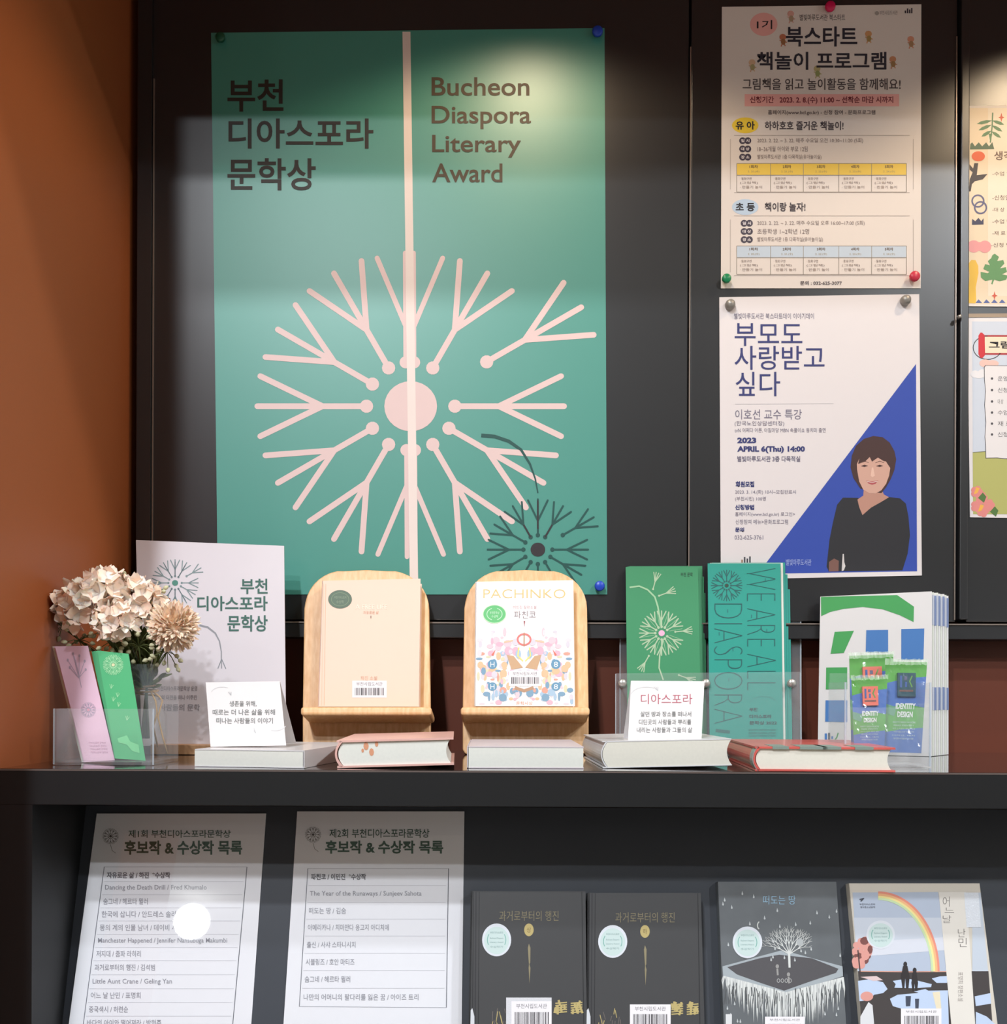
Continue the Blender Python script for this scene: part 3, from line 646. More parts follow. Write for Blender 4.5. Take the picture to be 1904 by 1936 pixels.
def pf2(pr):
    gold = C(222, 190, 120)
    pr.text('PACHINKO', (914, 1114, 1069, 1131), gold, bold=-.012, res=4)
    pr.ell(935, 1161, 22, 17.5, C(96, 186, 116), 2); pr.ring(935, 1161, 22.5, 18, 1.5, C(200, 226, 196), 3); pr.ring(935, 1161, 15, 12, 1.3, C(190, 226, 196), 3, a0=110, a1=250); pr.ring(935, 1161, 15, 12, 1.3, C(190, 226, 196), 3, a0=-70, a1=70)
    pr.text('부천문학상', (926, 1156, 944, 1161), C(200, 232, 206)); pr.text('수상작', (929, 1163, 942, 1168), C(200, 232, 206))
    pr.text('이민진 장편소설', (970, 1145, 1014, 1151), C(190, 150, 156)); pr.text('파친코', (972, 1155, 1013, 1169), C(110, 92, 100), bold=-.01); pr.poly([(990, 1174), (991.5, 1186), (993, 1174)], C(150, 70, 80), 2)
    rnd = random.Random(11); pal = [(246, 214, 224), (236, 190, 210), (176, 206, 232), (130, 170, 200), (250, 224, 190), (246, 200, 160), (236, 170, 150), (230, 226, 190), (228, 222, 234)]
    cx = 991
    for k in range(120):
        y = 1190 + 144*rnd.random()**.75; dx = rnd.uniform(6, 92); c_ = rnd.choice(pal if y > 1235 else pal[:2]+pal[8:]+[(236, 232, 238)])
        rx = rnd.uniform(2, 8); ry = rnd.uniform(2, 9)
        c2 = tuple(int(v*.92) for v in c_)
        for s_ in (-1, 1):
            x = cx + s_*dx
            if x-rx < 899 or x+rx > 1085 or y+ry > 1334: continue
            pr.ell(x, y, rx, ry, C(*c2), rnd.randint(0, 3), 9)
    pr.ring(cx, 1209, 14, 12, 3.5, C(214, 120, 116), 4); pr.line([(cx, 1196), (cx, 1222)], 2, C(180, 130, 90), 5)
    for s_ in (-1, 1):
        pr.poly([(cx+s_*2, 1262), (cx+s_*20, 1240), (cx+s_*33, 1238), (cx+s_*24, 1266)], C(196, 160, 124), 4)
        pr.line([(cx+s_*10, 1224), (cx+s_*12, 1240), (cx+s_*2, 1250)], 2.4, C(232, 214, 120), 5); pr.line([(cx+s_*21, 1211), (cx+s_*38, 1214)], 3, C(232, 190, 160), 4)
        pr.ell(cx+s_*60, 1256, 9, 9, C(96, 146, 178), 4); pr.text('8' if s_ > 0 else 'H', (cx+s_*60-4, 1251, cx+s_*60+4, 1261), C(226, 232, 238), L=5)
        pr.ell(cx+s_*60, 1298, 8.5, 8, C(96, 146, 178), 4); pr.text('8' if s_ > 0 else 'H', (cx+s_*60-4, 1293.5, cx+s_*60+4, 1303), C(226, 232, 238), L=5)
        pr.poly([(cx+s_*54, 1228), (cx+s_*58, 1240), (cx+s_*62, 1238)], C(222, 110, 90), 5)
    pr.line([(cx-18, 1300), (cx, 1306), (cx+18, 1300)], 6, C(176, 140, 112), 4); barcode(pr, 962, 1268, 1023, 1297, seed=5, L=4); pr.text('문학사상', (976, 1326, 1007, 1333), C(214, 150, 130))
bookon(bs2, [(899, 1100), (1084, 1097), (1087, 1335), (897, 1335)], .022, 'novel', 'white novel with a pastel mirrored pattern and green sticker on the right stand', M('novel_cover', (244, 238, 238), .4, var=.01), pf2)

# --- tall white sign on a wooden foot
SP = Pl(400, 1408, 1.405, 6)
sg = empty('table_sign', (X(400, 1.41), 1.41, ZS), 'tall white paper sign with a dandelion and green lettering, on a wooden foot', 'sign')
q = [(257, 1021), (537, 1032), (541, 1410), (268, 1410)]
slab('sign_sheet', SP, q, .0015, M('sign_paper', (214, 208, 214), .35, var=.01, coat=.1), sg)
pr = Print(SP)
dandelion(pr, 331, 1102, 44, C(120, 140, 142), C(72, 132, 118), 1.8, 1, core=.13)
for a in (60, 90, 120, 240, 270, 300): pr.line([(331+12*math.cos(R(a)), 1102-12*math.sin(R(a))), (331+27*math.cos(R(a)), 1102-27*math.sin(R(a))), (331+40*math.cos(R(a)), 1102-40*math.sin(R(a)))], 1.6, C(84, 100, 106), 2)
GNT = C(54, 98, 88)
pr.text('부천', (455, 1094, 506, 1123), GNT, bold=.02, res=3); pr.text('디아스포라', (373, 1127, 506, 1155), GNT, bold=.02, res=3); pr.text('문학상', (430, 1163, 506, 1194), GNT, bold=.02, res=3)
pr.line([(377, 1182), (393, 1186), (407, 1197), (415, 1212), (418.5, 1232), (419, 1264)], [3.5, 3.5, 3, 2.4, 2, 1.6], C(140, 142, 148), 1)
for e in ((412, 1264), (427, 1264)): pr.line([(419, 1246), e], 1.6, C(130, 134, 140), 1)
for t, bx in (('부천디아스포라문학상 운영', (297, 1297, 373, 1306)), ('삶의 터전을 떠나 이주한', (298, 1314, 373, 1323)), ('사람들의 문학', (302, 1331, 378, 1344)), ): pr.text(t, bx, C(150, 146, 154), bold=.01)
pr.obj(sg)
g = G(); yb = shelfY(1430); g.box((X(284, yb, 1425), yb, ZS+.0003), (X(547, yb, 1425), 1.425, Zp(1408, yb, 400)), bev=.001); g.obj('foot', WOODD, sg)

# --- small tent cards
def card(q, Y, lean, label, prf, foot=.03):
    pl = Pl((q[2][0]+q[3][0])/2, q[2][1], Y, lean); fr = [pl.at(*p) for p in q]
    r = empty('tent_card', ((fr[2]+fr[3])/2), label, 'card', 'small white tent cards')
    g = G(); g.prism(fr, [p-pl.n*.0006 for p in fr]); g.obj('front_flap', PAPER, r)
    bk = [fr[0], fr[1], fr[2]+Vector((0, .055, 0)), fr[3]+Vector((0, .055, 0))]
    g = G(); g.prism([b_+Vector((0, .0007, 0)) for b_ in bk], [b_+Vector((0, .0013, 0)) for b_ in bk]); g.obj('back_flap', PAPER, r)
    pr = Print(pl); prf(pr); pr.obj(r); return r
TX = C(120, 122, 122)
def c1(pr):
    for t, bx in (('생존을 위해,', (434, 1325, 485, 1336)), ('때로는 더 나은 삶을 위해', (402, 1341, 520, 1352)), ('떠나는 사람들의 이야기', (409, 1357, 516, 1368))): pr.text(t, bx, TX, bold=.01)
    for (x, y, s_) in ((412, 1304, 1), (512, 1378, 1)): pr.ring(x+8, y+8 if y < 1340 else y-10, 22, 14, 1.2, C(206, 206, 208), 1, a0=200 if y < 1340 else 20, a1=300 if y < 1340 else 110)
    for k in (-1, 0, 1): pr.line([(437, 1315), (434+k*3, 1308)], .9, C(170, 172, 174), 1); pr.line([(484, 1386), (480, 1380+k*3)], .9, C(190, 190, 192), 1)
card([(389, 1290), (529, 1288), (541, 1409), (398, 1412)], 1.20, 12, 'small white card with three grey lines standing in front of the tall sign', c1)
def c2(pr):
    pr.text('디아스포라', (1212, 1312, 1309, 1331), C(180, 84, 104), bold=-.004, res=3)
    for t, bx in (('살던 땅과 장소를 떠나서', (1211, 1345, 1307, 1355)), ('디딘곳의 사람들과 뿌리를', (1208, 1360, 1307, 1370)), ('내리는 사람들과 그들의 삶', (1204, 1375, 1309, 1385))): pr.text(t, bx, TX, bold=.01)
    pr.ring(1222, 1316, 30, 18, 1.2, C(206, 206, 208), 1, a0=190, a1=300)
    for k in (-1, 0, 1): pr.line([(1244, 1306), (1240+k*4, 1298)], 1.0, C(190, 190, 194), 1)
card([(1193, 1287), (1332, 1288), (1326, 1404), (1187, 1409)], 1.185, 13, 'small white card with a red heading standing on the cream-paged book', c2)

# --- acrylic leaflet holder with two stacks
LP = Pl(1340, 1405, 1.47, 10)
hold = empty('leaflet_holder', (X(1340, 1.46), 1.46, ZS), 'clear acrylic two-pocket leaflet holder with steel screws', 'holder')
slab('back_plate', LP, [(1172, 1177), (1514, 1169), (1516, 1412), (1172, 1412)], .002, CLEAR, hold)
FPp = LP.shifted(.034)
slab('front_plate', FPp, [(1164, 1273), (1513, 1270), (1515, 1408), (1164, 1408)], .002, CLEAR, hold)
a = LP.at(1164, 1408); b = LP.at(1516, 1408); a.z = b.z = ZS+.004
g = G(); g.box((a.x, 1.40, ZS+.0004), (b.x, 1.52, ZS+.0034)); g.obj('base_plate', CLEAR, hold)
for q in ([(1171.5, 1178), (1173.5, 1178), (1173.5, 1405), (1171.5, 1405)], [(1513, 1170), (1515, 1170), (1516, 1405), (1514, 1405)]): slab('plate_edge', LP.shifted(.0005), q, .003, CLEARE, hold)
for q in ([(1163.5, 1274), (1165, 1274), (1165, 1400), (1163.5, 1400)], [(1513, 1271), (1514.5, 1271), (1515.5, 1400), (1514, 1400)]): slab('plate_edge', FPp.shifted(.0005), q, .003, CLEARE, hold)
for px in (1176, 1334, 1496):
    c = FPp.at(px, 1292); g = G(); g.lathe([(.0062, 0), (.0064, .004), (.0045, .006), (.0001, .0062)], c, 20, axis='Y')
    g.tube([c, c+Vector((0, .036, 0))], .002); g.obj('screw', M('satin_steel', (196, 192, 188), .3, metal=.7), hold, smooth=True)
def zl(pts): return [(1120 + x/4.4, 1040 + y/4.4) for x, y in pts]
GRL = M('green_leaflet', (46, 134, 88), .5, var=.01); TLL = M('teal_leaflet', (8, 144, 130), .5, var=.01); WHE = M('leaflet_white', (214, 216, 206), .5)
for k in range(5, -1, -1):
    pl = LP.shifted(.030 - k*.0042); dx = k*2.6
    q = [(1183+dx*.9, 1072-k*.5), (1320+dx, 1072-k*.6), (1327+dx*.7, 1404), (1187+dx*.5, 1404)]
    o = slab('leaflet', pl, q, .0008, GRL, label='green leaflet with a pale dandelion, frontmost of the left stack' if k == 0 else 'green leaflet showing only its edge, %s from the front of the left stack' % ORD[k], cat='leaflet', group='green leaflets in the left pocket' if k else None)
    if k == 0:
        pr = Print(pl); PL = C(164, 188, 156)
        dandelion(pr, 1251, 1197, 42, PL, C(222, 170, 200), 2.2, 1, loose=False, skip=(0,), core=.14)
        for a in range(15, 360, 30):
            pr.line([(1251+15*math.cos(R(a)), 1197+15*math.sin(R(a))), (1251+40*math.cos(R(a+3)), 1197+40*math.sin(R(a+3)))], .9, C(140, 184, 144), 1)
        pr.line(zl([(310,310),(390,300),(460,330),(520,390),(545,470),(560,560),(575,650)]), 3, C(150, 190, 150), 1); pr.line(zl([(590,740),(560,880),(555,980),(590,1080)]), 2.6, PL, 1)
        for (x, y, a) in ((505, 325, 75), (555, 380, 20), (690, 680, 5), (470, 880, 240), (720, 1040, 340)):
            bx, by = zl([(x, y)])[0]; m_ = (bx+14*math.cos(R(a)), by-14*math.sin(R(a)))
            pr.ell(bx, by, 2, 2, PL, 1, 10); pr.line([(bx, by), m_], 2, PL, 1)
            for d_ in (-22, -8, 8, 22): pr.line([m_, (m_[0]+19*math.cos(R(a+d_)), m_[1]-19*math.sin(R(a+d_)))], 1.8, PL, 1)
        pr.text('부천 문학', (1287, 1082, 1310, 1090), C(30, 90, 60), bold=.02); pr.obj(o)
for k in range(4, -1, -1):
    pl = LP.shifted(.030 - k*.005); dx = k*4.2
    q = [(1338+dx, 1065-k*.6), (1476+dx, 1065-k*.7), (1481+dx, 1405), (1342+dx, 1405)]
    o = slab('leaflet', pl, q, .0010, TLL if k != 1 else WHE, label='teal leaflet with large dark outlined capitals, frontmost of the right stack' if k == 0 else ('leaflet edge seen white just behind the front teal leaflet' if k == 1 else 'teal leaflet showing only its edge, %s from the front of the right stack' % ORD[k]), cat='leaflet', group='leaflets stacked behind the teal front leaflet' if k > 1 else None)
    if k == 0:
        pr = Print(pl); DT = C(16, 84, 84)
        dandelion(pr, 1374, 1107, 29, DT, C(30, 60, 50), 1.5, 1, loose=False, core=.13)
        for t, box, b_ in (('WE', (1412, 1074, 1466, 1136), 0), ('ARE', (1412, 1150, 1466, 1222), 0), ('ALL', (1413, 1236, 1467, 1305), 0)): pr.text(t, box, DT, bold=-.034, rot=90, res=4)
        pr.text('DIASPORA', (1350, 1141, 1404, 1368), DT, bold=-.034, rot=90, res=4)
        for (x, y) in ((1447, 1096), (1421, 1165), (1450, 1192), (1376, 1155), (1360, 1198), (1386, 1228), (1378, 1285)): pr.line([(x, y-3), (x, y+3)], 1.6, C(20, 110, 110), 2)
        for t, bx in (('부천', (1417, 1338, 1432, 1345)), ('디아스포라', (1417, 1351, 1459, 1358)), ('문학상 2022', (1417, 1363, 1469, 1370))): pr.text(t, bx, C(20, 66, 66), bold=.03)
        pr.ring(1443, 1330, 26, 14, 1.2, C(14, 130, 120), 1, a0=200, a1=340)
        for yy in (1378, 1384, 1389): pr.text('BUCHEON DIASPORA LITERARY', (1416, yy, 1468, yy+3.5), C(20, 100, 96))
        pr.line([(1353, 1381), (1380, 1384)], 6, C(20, 96, 92), 1); pr.obj(o)

# --- white magazines
for k in range(8, -1, -1):
    base = Pl(1762, 1427, 1.415, 2, -22)
    s_ = Vector((.0055*k, .0060*k, 0)); pl = Pl.__new__(Pl); pl.n = base.n; pl.p0 = base.p0
    q = [(1551, 1128), (1762, 1118), (1762, 1427), (1546, 1416)]
    fr = [pl.at(*p) for p in q]; zmin = ZS + .0006
    for i in (2, 3): fr[i].z = zmin
    fr = [p + s_ + Vector((0, 0, -.0007*(k % 3) if i < 2 else 0)) for i, p in enumerate(fr)]
    g = G(); g.prism(fr, [p - pl.n*.0045 for p in fr]);
    col = WHE if k % 2 else M('magazine_white', (222, 220, 220), .4, var=.01)
    o = g.obj('magazine', col); props(o, 'white magazine with green and blue block shapes, frontmost of the upright stack' if k == 0 else 'white magazine seen edge-on, %s from the front of the upright stack' % ORD[k] if k else '', 'magazine', 'upright stack of white magazines' if k else None)
    # coloured bands printed along the edge of each magazine
    n_ = pl.n; ex = (fr[1]-fr[0]).normalized()
    for (t0, t1) in ((.015, .20), (.58, .72)):
        ge = G(); A = fr[1].lerp(fr[2], t0) + ex*.0003; B = fr[1].lerp(fr[2], t1) + ex*.0003
        f_ = .0002 if k else -.0008; A0, B0 = A + n_*f_, B + n_*f_
        ge.add([A0, B0, B-n_*.0038, A-n_*.0038], [(0, 1, 2, 3)])
        if k: ge.add([A0-ex*.0055, B0-ex*.0055, B0, A0], [(0, 1, 2, 3)])
        ge.obj('edge_print', C(120, 136, 176) if k % 2 == 0 else C(190, 194, 206), o)
    if k == 0:
        pr = Print(pl); S = 4.7129
        def zm(pts): return [(1500 + x/S, 1080 + y/S) for x, y in pts]
        GM = C(64, 158, 84); BM = C(66, 120, 186)
        pr.poly(zm([(246,228),(925,212),(1075,315),(1072,452),(950,392),(800,340),(620,318),(450,335),(330,362),(248,400)]), GM, 1)
        pr.poly(zm([(368,540),(540,530),(450,728),(332,735)]), GM, 1); pr.poly(zm([(650,525),(845,522),(845,722),(645,722)]), BM, 1); pr.poly(zm([(962,515),(1167,510),(1160,790),(962,790)]), BM, 1)
        pr.poly(zm([(293,858),(480,856),(480,1050),(290,1052)]), GM, 1); pr.poly(zm([(650,858),(845,856),(845,1050),(648,1052)]), GM, 1); pr.poly(zm([(287,1150),(480,1150),(480,1345),(284,1340)]), BM, 1)
        pr.poly(zm([(280,1445),(300,1445),(300,1500),(280,1500)]), BM, 1); pr.poly(zm([(310,1440),(328,1440),(328,1500),(310,1500)]), C(70, 76, 90), 1); pr.poly(zm([(338,1470),(355,1470),(355,1495),(338,1495)]), BM, 1)
        pr.line(zm([(400,1440),(388,1480),(372,1500)]), 2.4, GM, 1)
        pr.obj(o)

# --- clear box with packaged badges
BXP = Pl(1675, 1445, 1.215, 8)
bx = empty('badge_box', (X(1676, 1.24), 1.24, ZS), 'clear acrylic box holding the packaged badges beside the magazines', 'box')
Yb0, Yb1 = 1.20, 1.262
xa, xb = X(1600, Yb0, 1440), X(1757, Yb0, 1440); zt = Zp(1290, Yb0, 1680)
for nm, A, B in (('front_pane', (xa, Yb0, ZS+.002), (xb, Yb0+.002, zt-.03)), ('back_pane', (xa, Yb1, ZS+.002), (xb, Yb1+.002, zt+.012)), ('side_pane', (xa-.002, Yb0, ZS+.002), (xa, Yb1, zt)), ('side_pane', (xb, Yb0, ZS+.002), (xb+.002, Yb1, zt)), ('bottom_pane', (xa, Yb0, ZS+.0004), (xb, Yb1+.002, ZS+.003))):
    g = G(); g.box(A, B); g.obj(nm, CLEAR, bx)
for xx in (xa-.0022, xb):
    g = G(); g.box((xx, Yb0-.0004, ZS+.001), (xx+.0022, Yb0+.0012, zt)); g.obj('pane_edge', CLEARE, bx)
def packet(q, Y, lean, label, pin, seed, txt=True):
    pl = Pl((q[2][0]+q[3][0])/2, q[2][1], Y, lean); fr = [pl.at(*p) for p in q]
    r = empty('badge_packet', (fr[2]+fr[3])/2, label, 'packet', 'packaged badges in the clear box')
    g = G(); g.prism(fr, [p-pl.n*.001 for p in fr]); g.obj('backing_card', C(84, 160, 64), r)
    rnd = random.Random(seed); pr = Print(pl)
    def b(u, v): return bil(q, u, v)
    for i, (v0, v1) in enumerate(((.18, .48), (.74, 1.0))): pr.poly([b(0, v0+.06), b(.5, v0), b(1, v0-.02), b(1, v1+.02), b(.5, v1-.02), b(0, v1+.04)] if i == 0 else [b(0, v0+.04), b(.5, v0), b(1, v0-.02), b(1, 1), b(0, 1)], C(70, 108, 178), 1)
    pr.poly([b(0, .46), b(.3, .5), b(.25, .6), b(0, .56)], C(96, 150, 120), 1)
    if txt:
        W = C(222, 226, 222)
        pr.text('IDENTITY', [b(.28, .455), b(.78, .455), b(.78, .52), b(.28, .52)], W, bold=.04); pr.text('DESIGN', [b(.33, .545), b(.72, .545), b(.72, .61), b(.33, .61)], W, bold=.04)
        for i, v in enumerate((.655, .69, .725, .76, .80, .835)): pr.text(('IDENTITY DESIGN MAGAZINE', 'MAKE IDENTITY', '우리 도서관의 새로운 얼굴', '부천시립도서관 아이덴티티', '디자인, 배지', '부천시립도서관')[i], [b(.22+.03*(i % 2), v), b(.80-.03*(i % 2), v), b(.80-.03*(i % 2), v+.02), b(.22+.03*(i % 2), v+.02)], C(190, 208, 200))
    pr.obj(r)
    # badge
    u0, u1, v0, v1 = .30, .74, .12, .38
    pq = [b(u0, v0), b(u1, v0), b(u1+.03, v1), b(u0+.02, v1)]; ppl = pl.shifted(.003); g = G(); f2 = [ppl.at(*p) for p in pq]; g.prism(f2, [p-pl.n*.0028 for p in f2]); bd = g.obj('badge', M(*pin), r)
    p2_ = Print(ppl); cc = lambda u, v: bil(pq, u, v)
    for (u, v, u2, v2, c_) in ((.12, .12, .24, .62, (60, 90, 150)), (.36, .15, .52, .3, (90, 90, 120)), (.40, .38, .52, .6, (60, 90, 150)), (.1, .72, .86, .8, (110, 80, 76))): p2_.poly([cc(u, v), cc(u2, v), cc(u2, v2), cc(u, v2)], C(*c_), 1)
    p2_.line([cc(.8, .12), cc(.66, .36), cc(.8, .6)], 2.2, C(96, 150, 70), 1); p2_.obj(bd)
    # heat-sealed top of the bag, then the crinkled bag itself
    sp = pl.shifted(.006); g = G(); vs = []
    for j, v in enumerate((-.035, .03)):
        for i in range(25): x, y = b(-.02+1.04*i/24, v); vs.append(sp.at(x, y + rnd.uniform(-1.2, 1.2), rnd.uniform(-.0012, .0012)))
    g.add(vs, [(i, 25+i, 26+i, i+1) for i in range(24)]); g.obj('seal_strip', SEAL, r)
    fp = pl.shifted(.0045); g = G(); nx_, ny_ = 16, 22; cx_, cy_ = sum(p[0] for p in q)/4, sum(p[1] for p in q)/4
    q2 = [(cx_+(p[0]-cx_)*1.06, cy_+(p[1]-cy_)*1.05) for p in q]; vs = []
    for j in range(ny_+1):
        for i in range(nx_+1):
            x, y = bil(q2, i/nx_, j/ny_); vs.append(fp.at(x, y, rnd.uniform(-.0012, .0012)))
    g.add(vs, [(j*(nx_+1)+i, (j+1)*(nx_+1)+i, (j+1)*(nx_+1)+i+1, j*(nx_+1)+i+1) for j in range(ny_) for i in range(nx_)]); g.obj('film_bag', FILM, r)
    return r
packet([(1606, 1240), (1689, 1237), (1686, 1420), (1610, 1420)], 1.250, 6, 'tallest badge packet at the back left of the clear box', ('badge_coral', (226, 120, 104), .3), 2, False)
packet([(1675, 1251), (1753, 1252), (1742, 1424), (1670, 1422)], 1.236, 6, 'badge packet with a dark blue badge on the right of the clear box', ('badge_dark', (52, 84, 96), .3), 3)
packet([(1610, 1282), (1678, 1280), (1672, 1420), (1615, 1420)], 1.218, 6, 'badge packet with a coral badge at the front left of the clear box', ('badge_coral', (226, 120, 104), .3), 4)

# --- bookmark holder with pink and green bookmarks
bh = empty('bookmark_holder', (X(190, 1.25), 1.25, ZS), 'clear acrylic holder of pink and green bookmarks at the left end', 'holder')
Yh0, Yh1 = 1.175, 1.262
xa, xb = X(102, Yh0, 1440), X(290, Yh0, 1440); zt = Zp(1340, Yh0, 190)
for nm, A, B in (('front_pane', (xa, Yh0, ZS+.003), (xb, Yh0+.002, zt)), ('back_pane', (xa, Yh1, ZS+.003), (xb, Yh1+.002, zt+.055)), ('base_pane', (xa, Yh0, ZS+.0004), (xb, Yh1+.002, ZS+.004)), ('side_pane', (xa, Yh0+.002, ZS+.004), (xa+.002, Yh1, zt))):
    g = G(); g.box(A, B); g.obj(nm, CLEAR, bh)
for xx in (xa-.001, xb-.001):
    g = G(); g.box((xx, Yh0-.0006, ZS+.001), (xx+.0016, Yh0+.0006, zt)); g.obj('pane_edge', CLEARE, bh)
BKP = Pl(210, 1440, 1.215, 12)
PKB = M('pink_bookmark', (222, 186, 206), .5, var=.01); GNB = M('green_bookmark', (66, 172, 112), .5, var=.01)
for k in range(3, -1, -1):
    pl = BKP.shifted(.004 - k*.0022); dx = -k*1.8
    q = [(104+dx, 1222), (166+dx, 1221), (217+dx, 1437), (160+dx, 1441)]
    o = slab('bookmark', pl, q, .0009, PKB if k < 2 else WHE, label='pink bookmark with faint dandelions, frontmost of the leaning pink ones' if k == 0 else 'bookmark edge peeking out left of the pink bookmarks, %s from the front' % ORD[k], cat='bookmark', group='bookmarks behind the front pink one' if k else None)
    if k == 0:
        pr = Print(pl); FK = C(200, 164, 188); FK2 = C(172, 156, 176)
        bx0, by0 = 150, 1302
        pr.line([(154, 1300), (146, 1262), (140, 1240)], 1.2, FK2, 1); 
        for (x, y) in ((128, 1248), (138, 1236), (150, 1240), (160, 1250), (132, 1262), (162, 1266)): pr.line([(149, 1282), (x, y)], 1.1, FK2, 1); pr.ell(x, y, 2, 3, FK2, 1, 8)
        dandelion(pr, 167, 1342, 14, FK2, C(222, 150, 170), 1, 1, loose=False)
        for i in range(4): pr.text('디아스포라 문학상', (168+i*1.5, 1402+i*6, 200+i*1.5, 1406+i*6), FK)
        pr.obj(o)
for k in range(3, -1, -1):
    pl = BKP.shifted(.006 - k*.003); dx = -k*3.6
    q = [(184+dx, 1230+k*.5), (243+dx, 1236+k*.3), (275+dx*.3, 1438), (218+dx*.4, 1434)]
    o = slab('bookmark', pl, q, .0009, GNB, label='green bookmark with a pale dandelion, frontmost of the green ones' if k == 0 else 'green bookmark showing its left edge, %s from the front of the green ones' % ORD[k], cat='bookmark', group='bookmarks behind the front green one' if k else None)
    if k == 0:
        pr = Print(pl); FG = C(150, 212, 160)
        dandelion(pr, 214, 1257, 19, FG, C(216, 214, 170), 1.3, 1, loose=False)
        for a in range(15, 360, 30): pr.line([(214+6*math.cos(R(a)), 1257+6*math.sin(R(a))), (214+18*math.cos(R(a)), 1257+18*math.sin(R(a)))], .8, FG, 1)
        for (x, y) in ((210, 1302), (222, 1318), (214, 1326), (224, 1336), (240, 1362)):
            for a in (50, 80, 110): pr.line([(x, y), (x+7*math.cos(R(a)), y-9*math.sin(R(a)))], 1, FG, 1)
        pr.poly([(222, 1396), (240, 1390), (246, 1402), (262, 1408), (264, 1424), (250, 1420), (240, 1408), (224, 1404)], C(110, 204, 140), 1); pr.obj(o)

# --- vase and flowers
VY = 1.305; VX = X(277, VY, 1400)
g = G()
prof = [(.0001, .002), (.020, .002), (.024, .006), (.026, .03), (.025, .055), (.019, .074), (.0145, .084), (.018, .100), (.0168, .100), (.0130, .084), (.0175, .074), (.0235, .055), (.0245, .03), (.022, .008), (.0001, .006)]
g.lathe(prof, (VX, VY, ZS), 32)
vz = g.obj('glass_vase', GLASS, smooth=True); props(vz, 'clear glass bud vase holding the flowers behind the bookmarks', 'vase')
g = G(); g.tube([(VX+.013, VY-.016, ZS+.090), (VX+.012, VY-.02, ZS+.06), (VX+.016, VY-.024, ZS+.02), (VX+.018, VY-.02, ZS+.004)], .0016, 8, 0)
TW = M('jute_twine', (176, 140, 96), .9, var=.2, scale=400)
g = G()
for a_, b_ in ((0, .004), (.3, .0035)): 
    g.tube([(VX+.0145*math.cos(a_+k*.45), VY+.0145*math.sin(a_+k*.45), ZS+.081+.0005*k) for k in range(29)], .0011, 6)
g.tube([(VX+.013, VY-.010, ZS+.086), (VX+.022, VY-.014, ZS+.080), (VX+.026, VY-.016, ZS+.075), (VX+.021, VY-.018, ZS+.055), (VX+.027, VY-.018, ZS+.03), (VX+.034, VY-.02, ZS+.008)], .0011, 6)
g.tube([(VX+.010, VY-.012, ZS+.086), (VX+.018, VY-.018, ZS+.075), (VX+.020, VY-.018, ZS+.06), (VX+.016, VY-.02, ZS+.042), (VX+.022, VY-.021, ZS+.016)], .0011, 6)
g.obj('twine_tie', TW, vz, smooth=True)

def petal(g, c, d, up_, L, W, cup, mi=0, nu=4, nv=5, frill=0.0, rnd=random):
    d = d.normalized(); side = d.cross(up_)
    if side.length < 1e-3: side = d.cross(Vector((1, 0, 0)))
    side.normalize(); nn = side.cross(d).normalized(); vs = []
    for j in range(nv+1):
        t = j/nv; wv = W * math.sin(math.pi*min(1, .15+.80*t))**.8 * (1 if t < .9 else .85)
        for i in range(nu+1):
            u = -1+2*i/nu
            z = cup*(t*t)*L*.6 + cup*.35*u*u*W*t + rnd.uniform(-1, 1)*frill*t*W
            vs.append(c + d*(L*t) + side*(u*wv*.5) + nn*z)
    g.add(vs, [(j*(nu+1)+i, j*(nu+1)+i+1, (j+1)*(nu+1)+i+1, (j+1)*(nu+1)+i) for j in range(nv) for i in range(nu)], mi)
PET1 = M('blush_petal', (250, 222, 204), .6, var=.08, scale=60, sub=.5); PET2 = M('ivory_petal', (250, 238, 224), .6, var=.06, scale=60, sub=.5); PET3 = M('peach_petal', (255, 218, 192), .6, var=.15, scale=80, sub=.5)
CALY = M('calyx_green', (120, 128, 62), .6, var=.2, scale=60); LEAF = M('dark_leaf', (88, 100, 52), .6, var=.25, scale=60); BUD = M('pale_bud', (198, 196, 160), .6, var=.15, scale=90)
neck = Vector((VX, VY, ZS+.092))
def stemto(g, c, mi=1, r=.0016):
    m_ = (c+neck)/2 + Vector((0, -.004, .0)); g.tube([neck+Vector((random.uniform(-.006, .006), random.uniform(-.006, .006), -.066)), neck, m_, c], r, 6, mi)
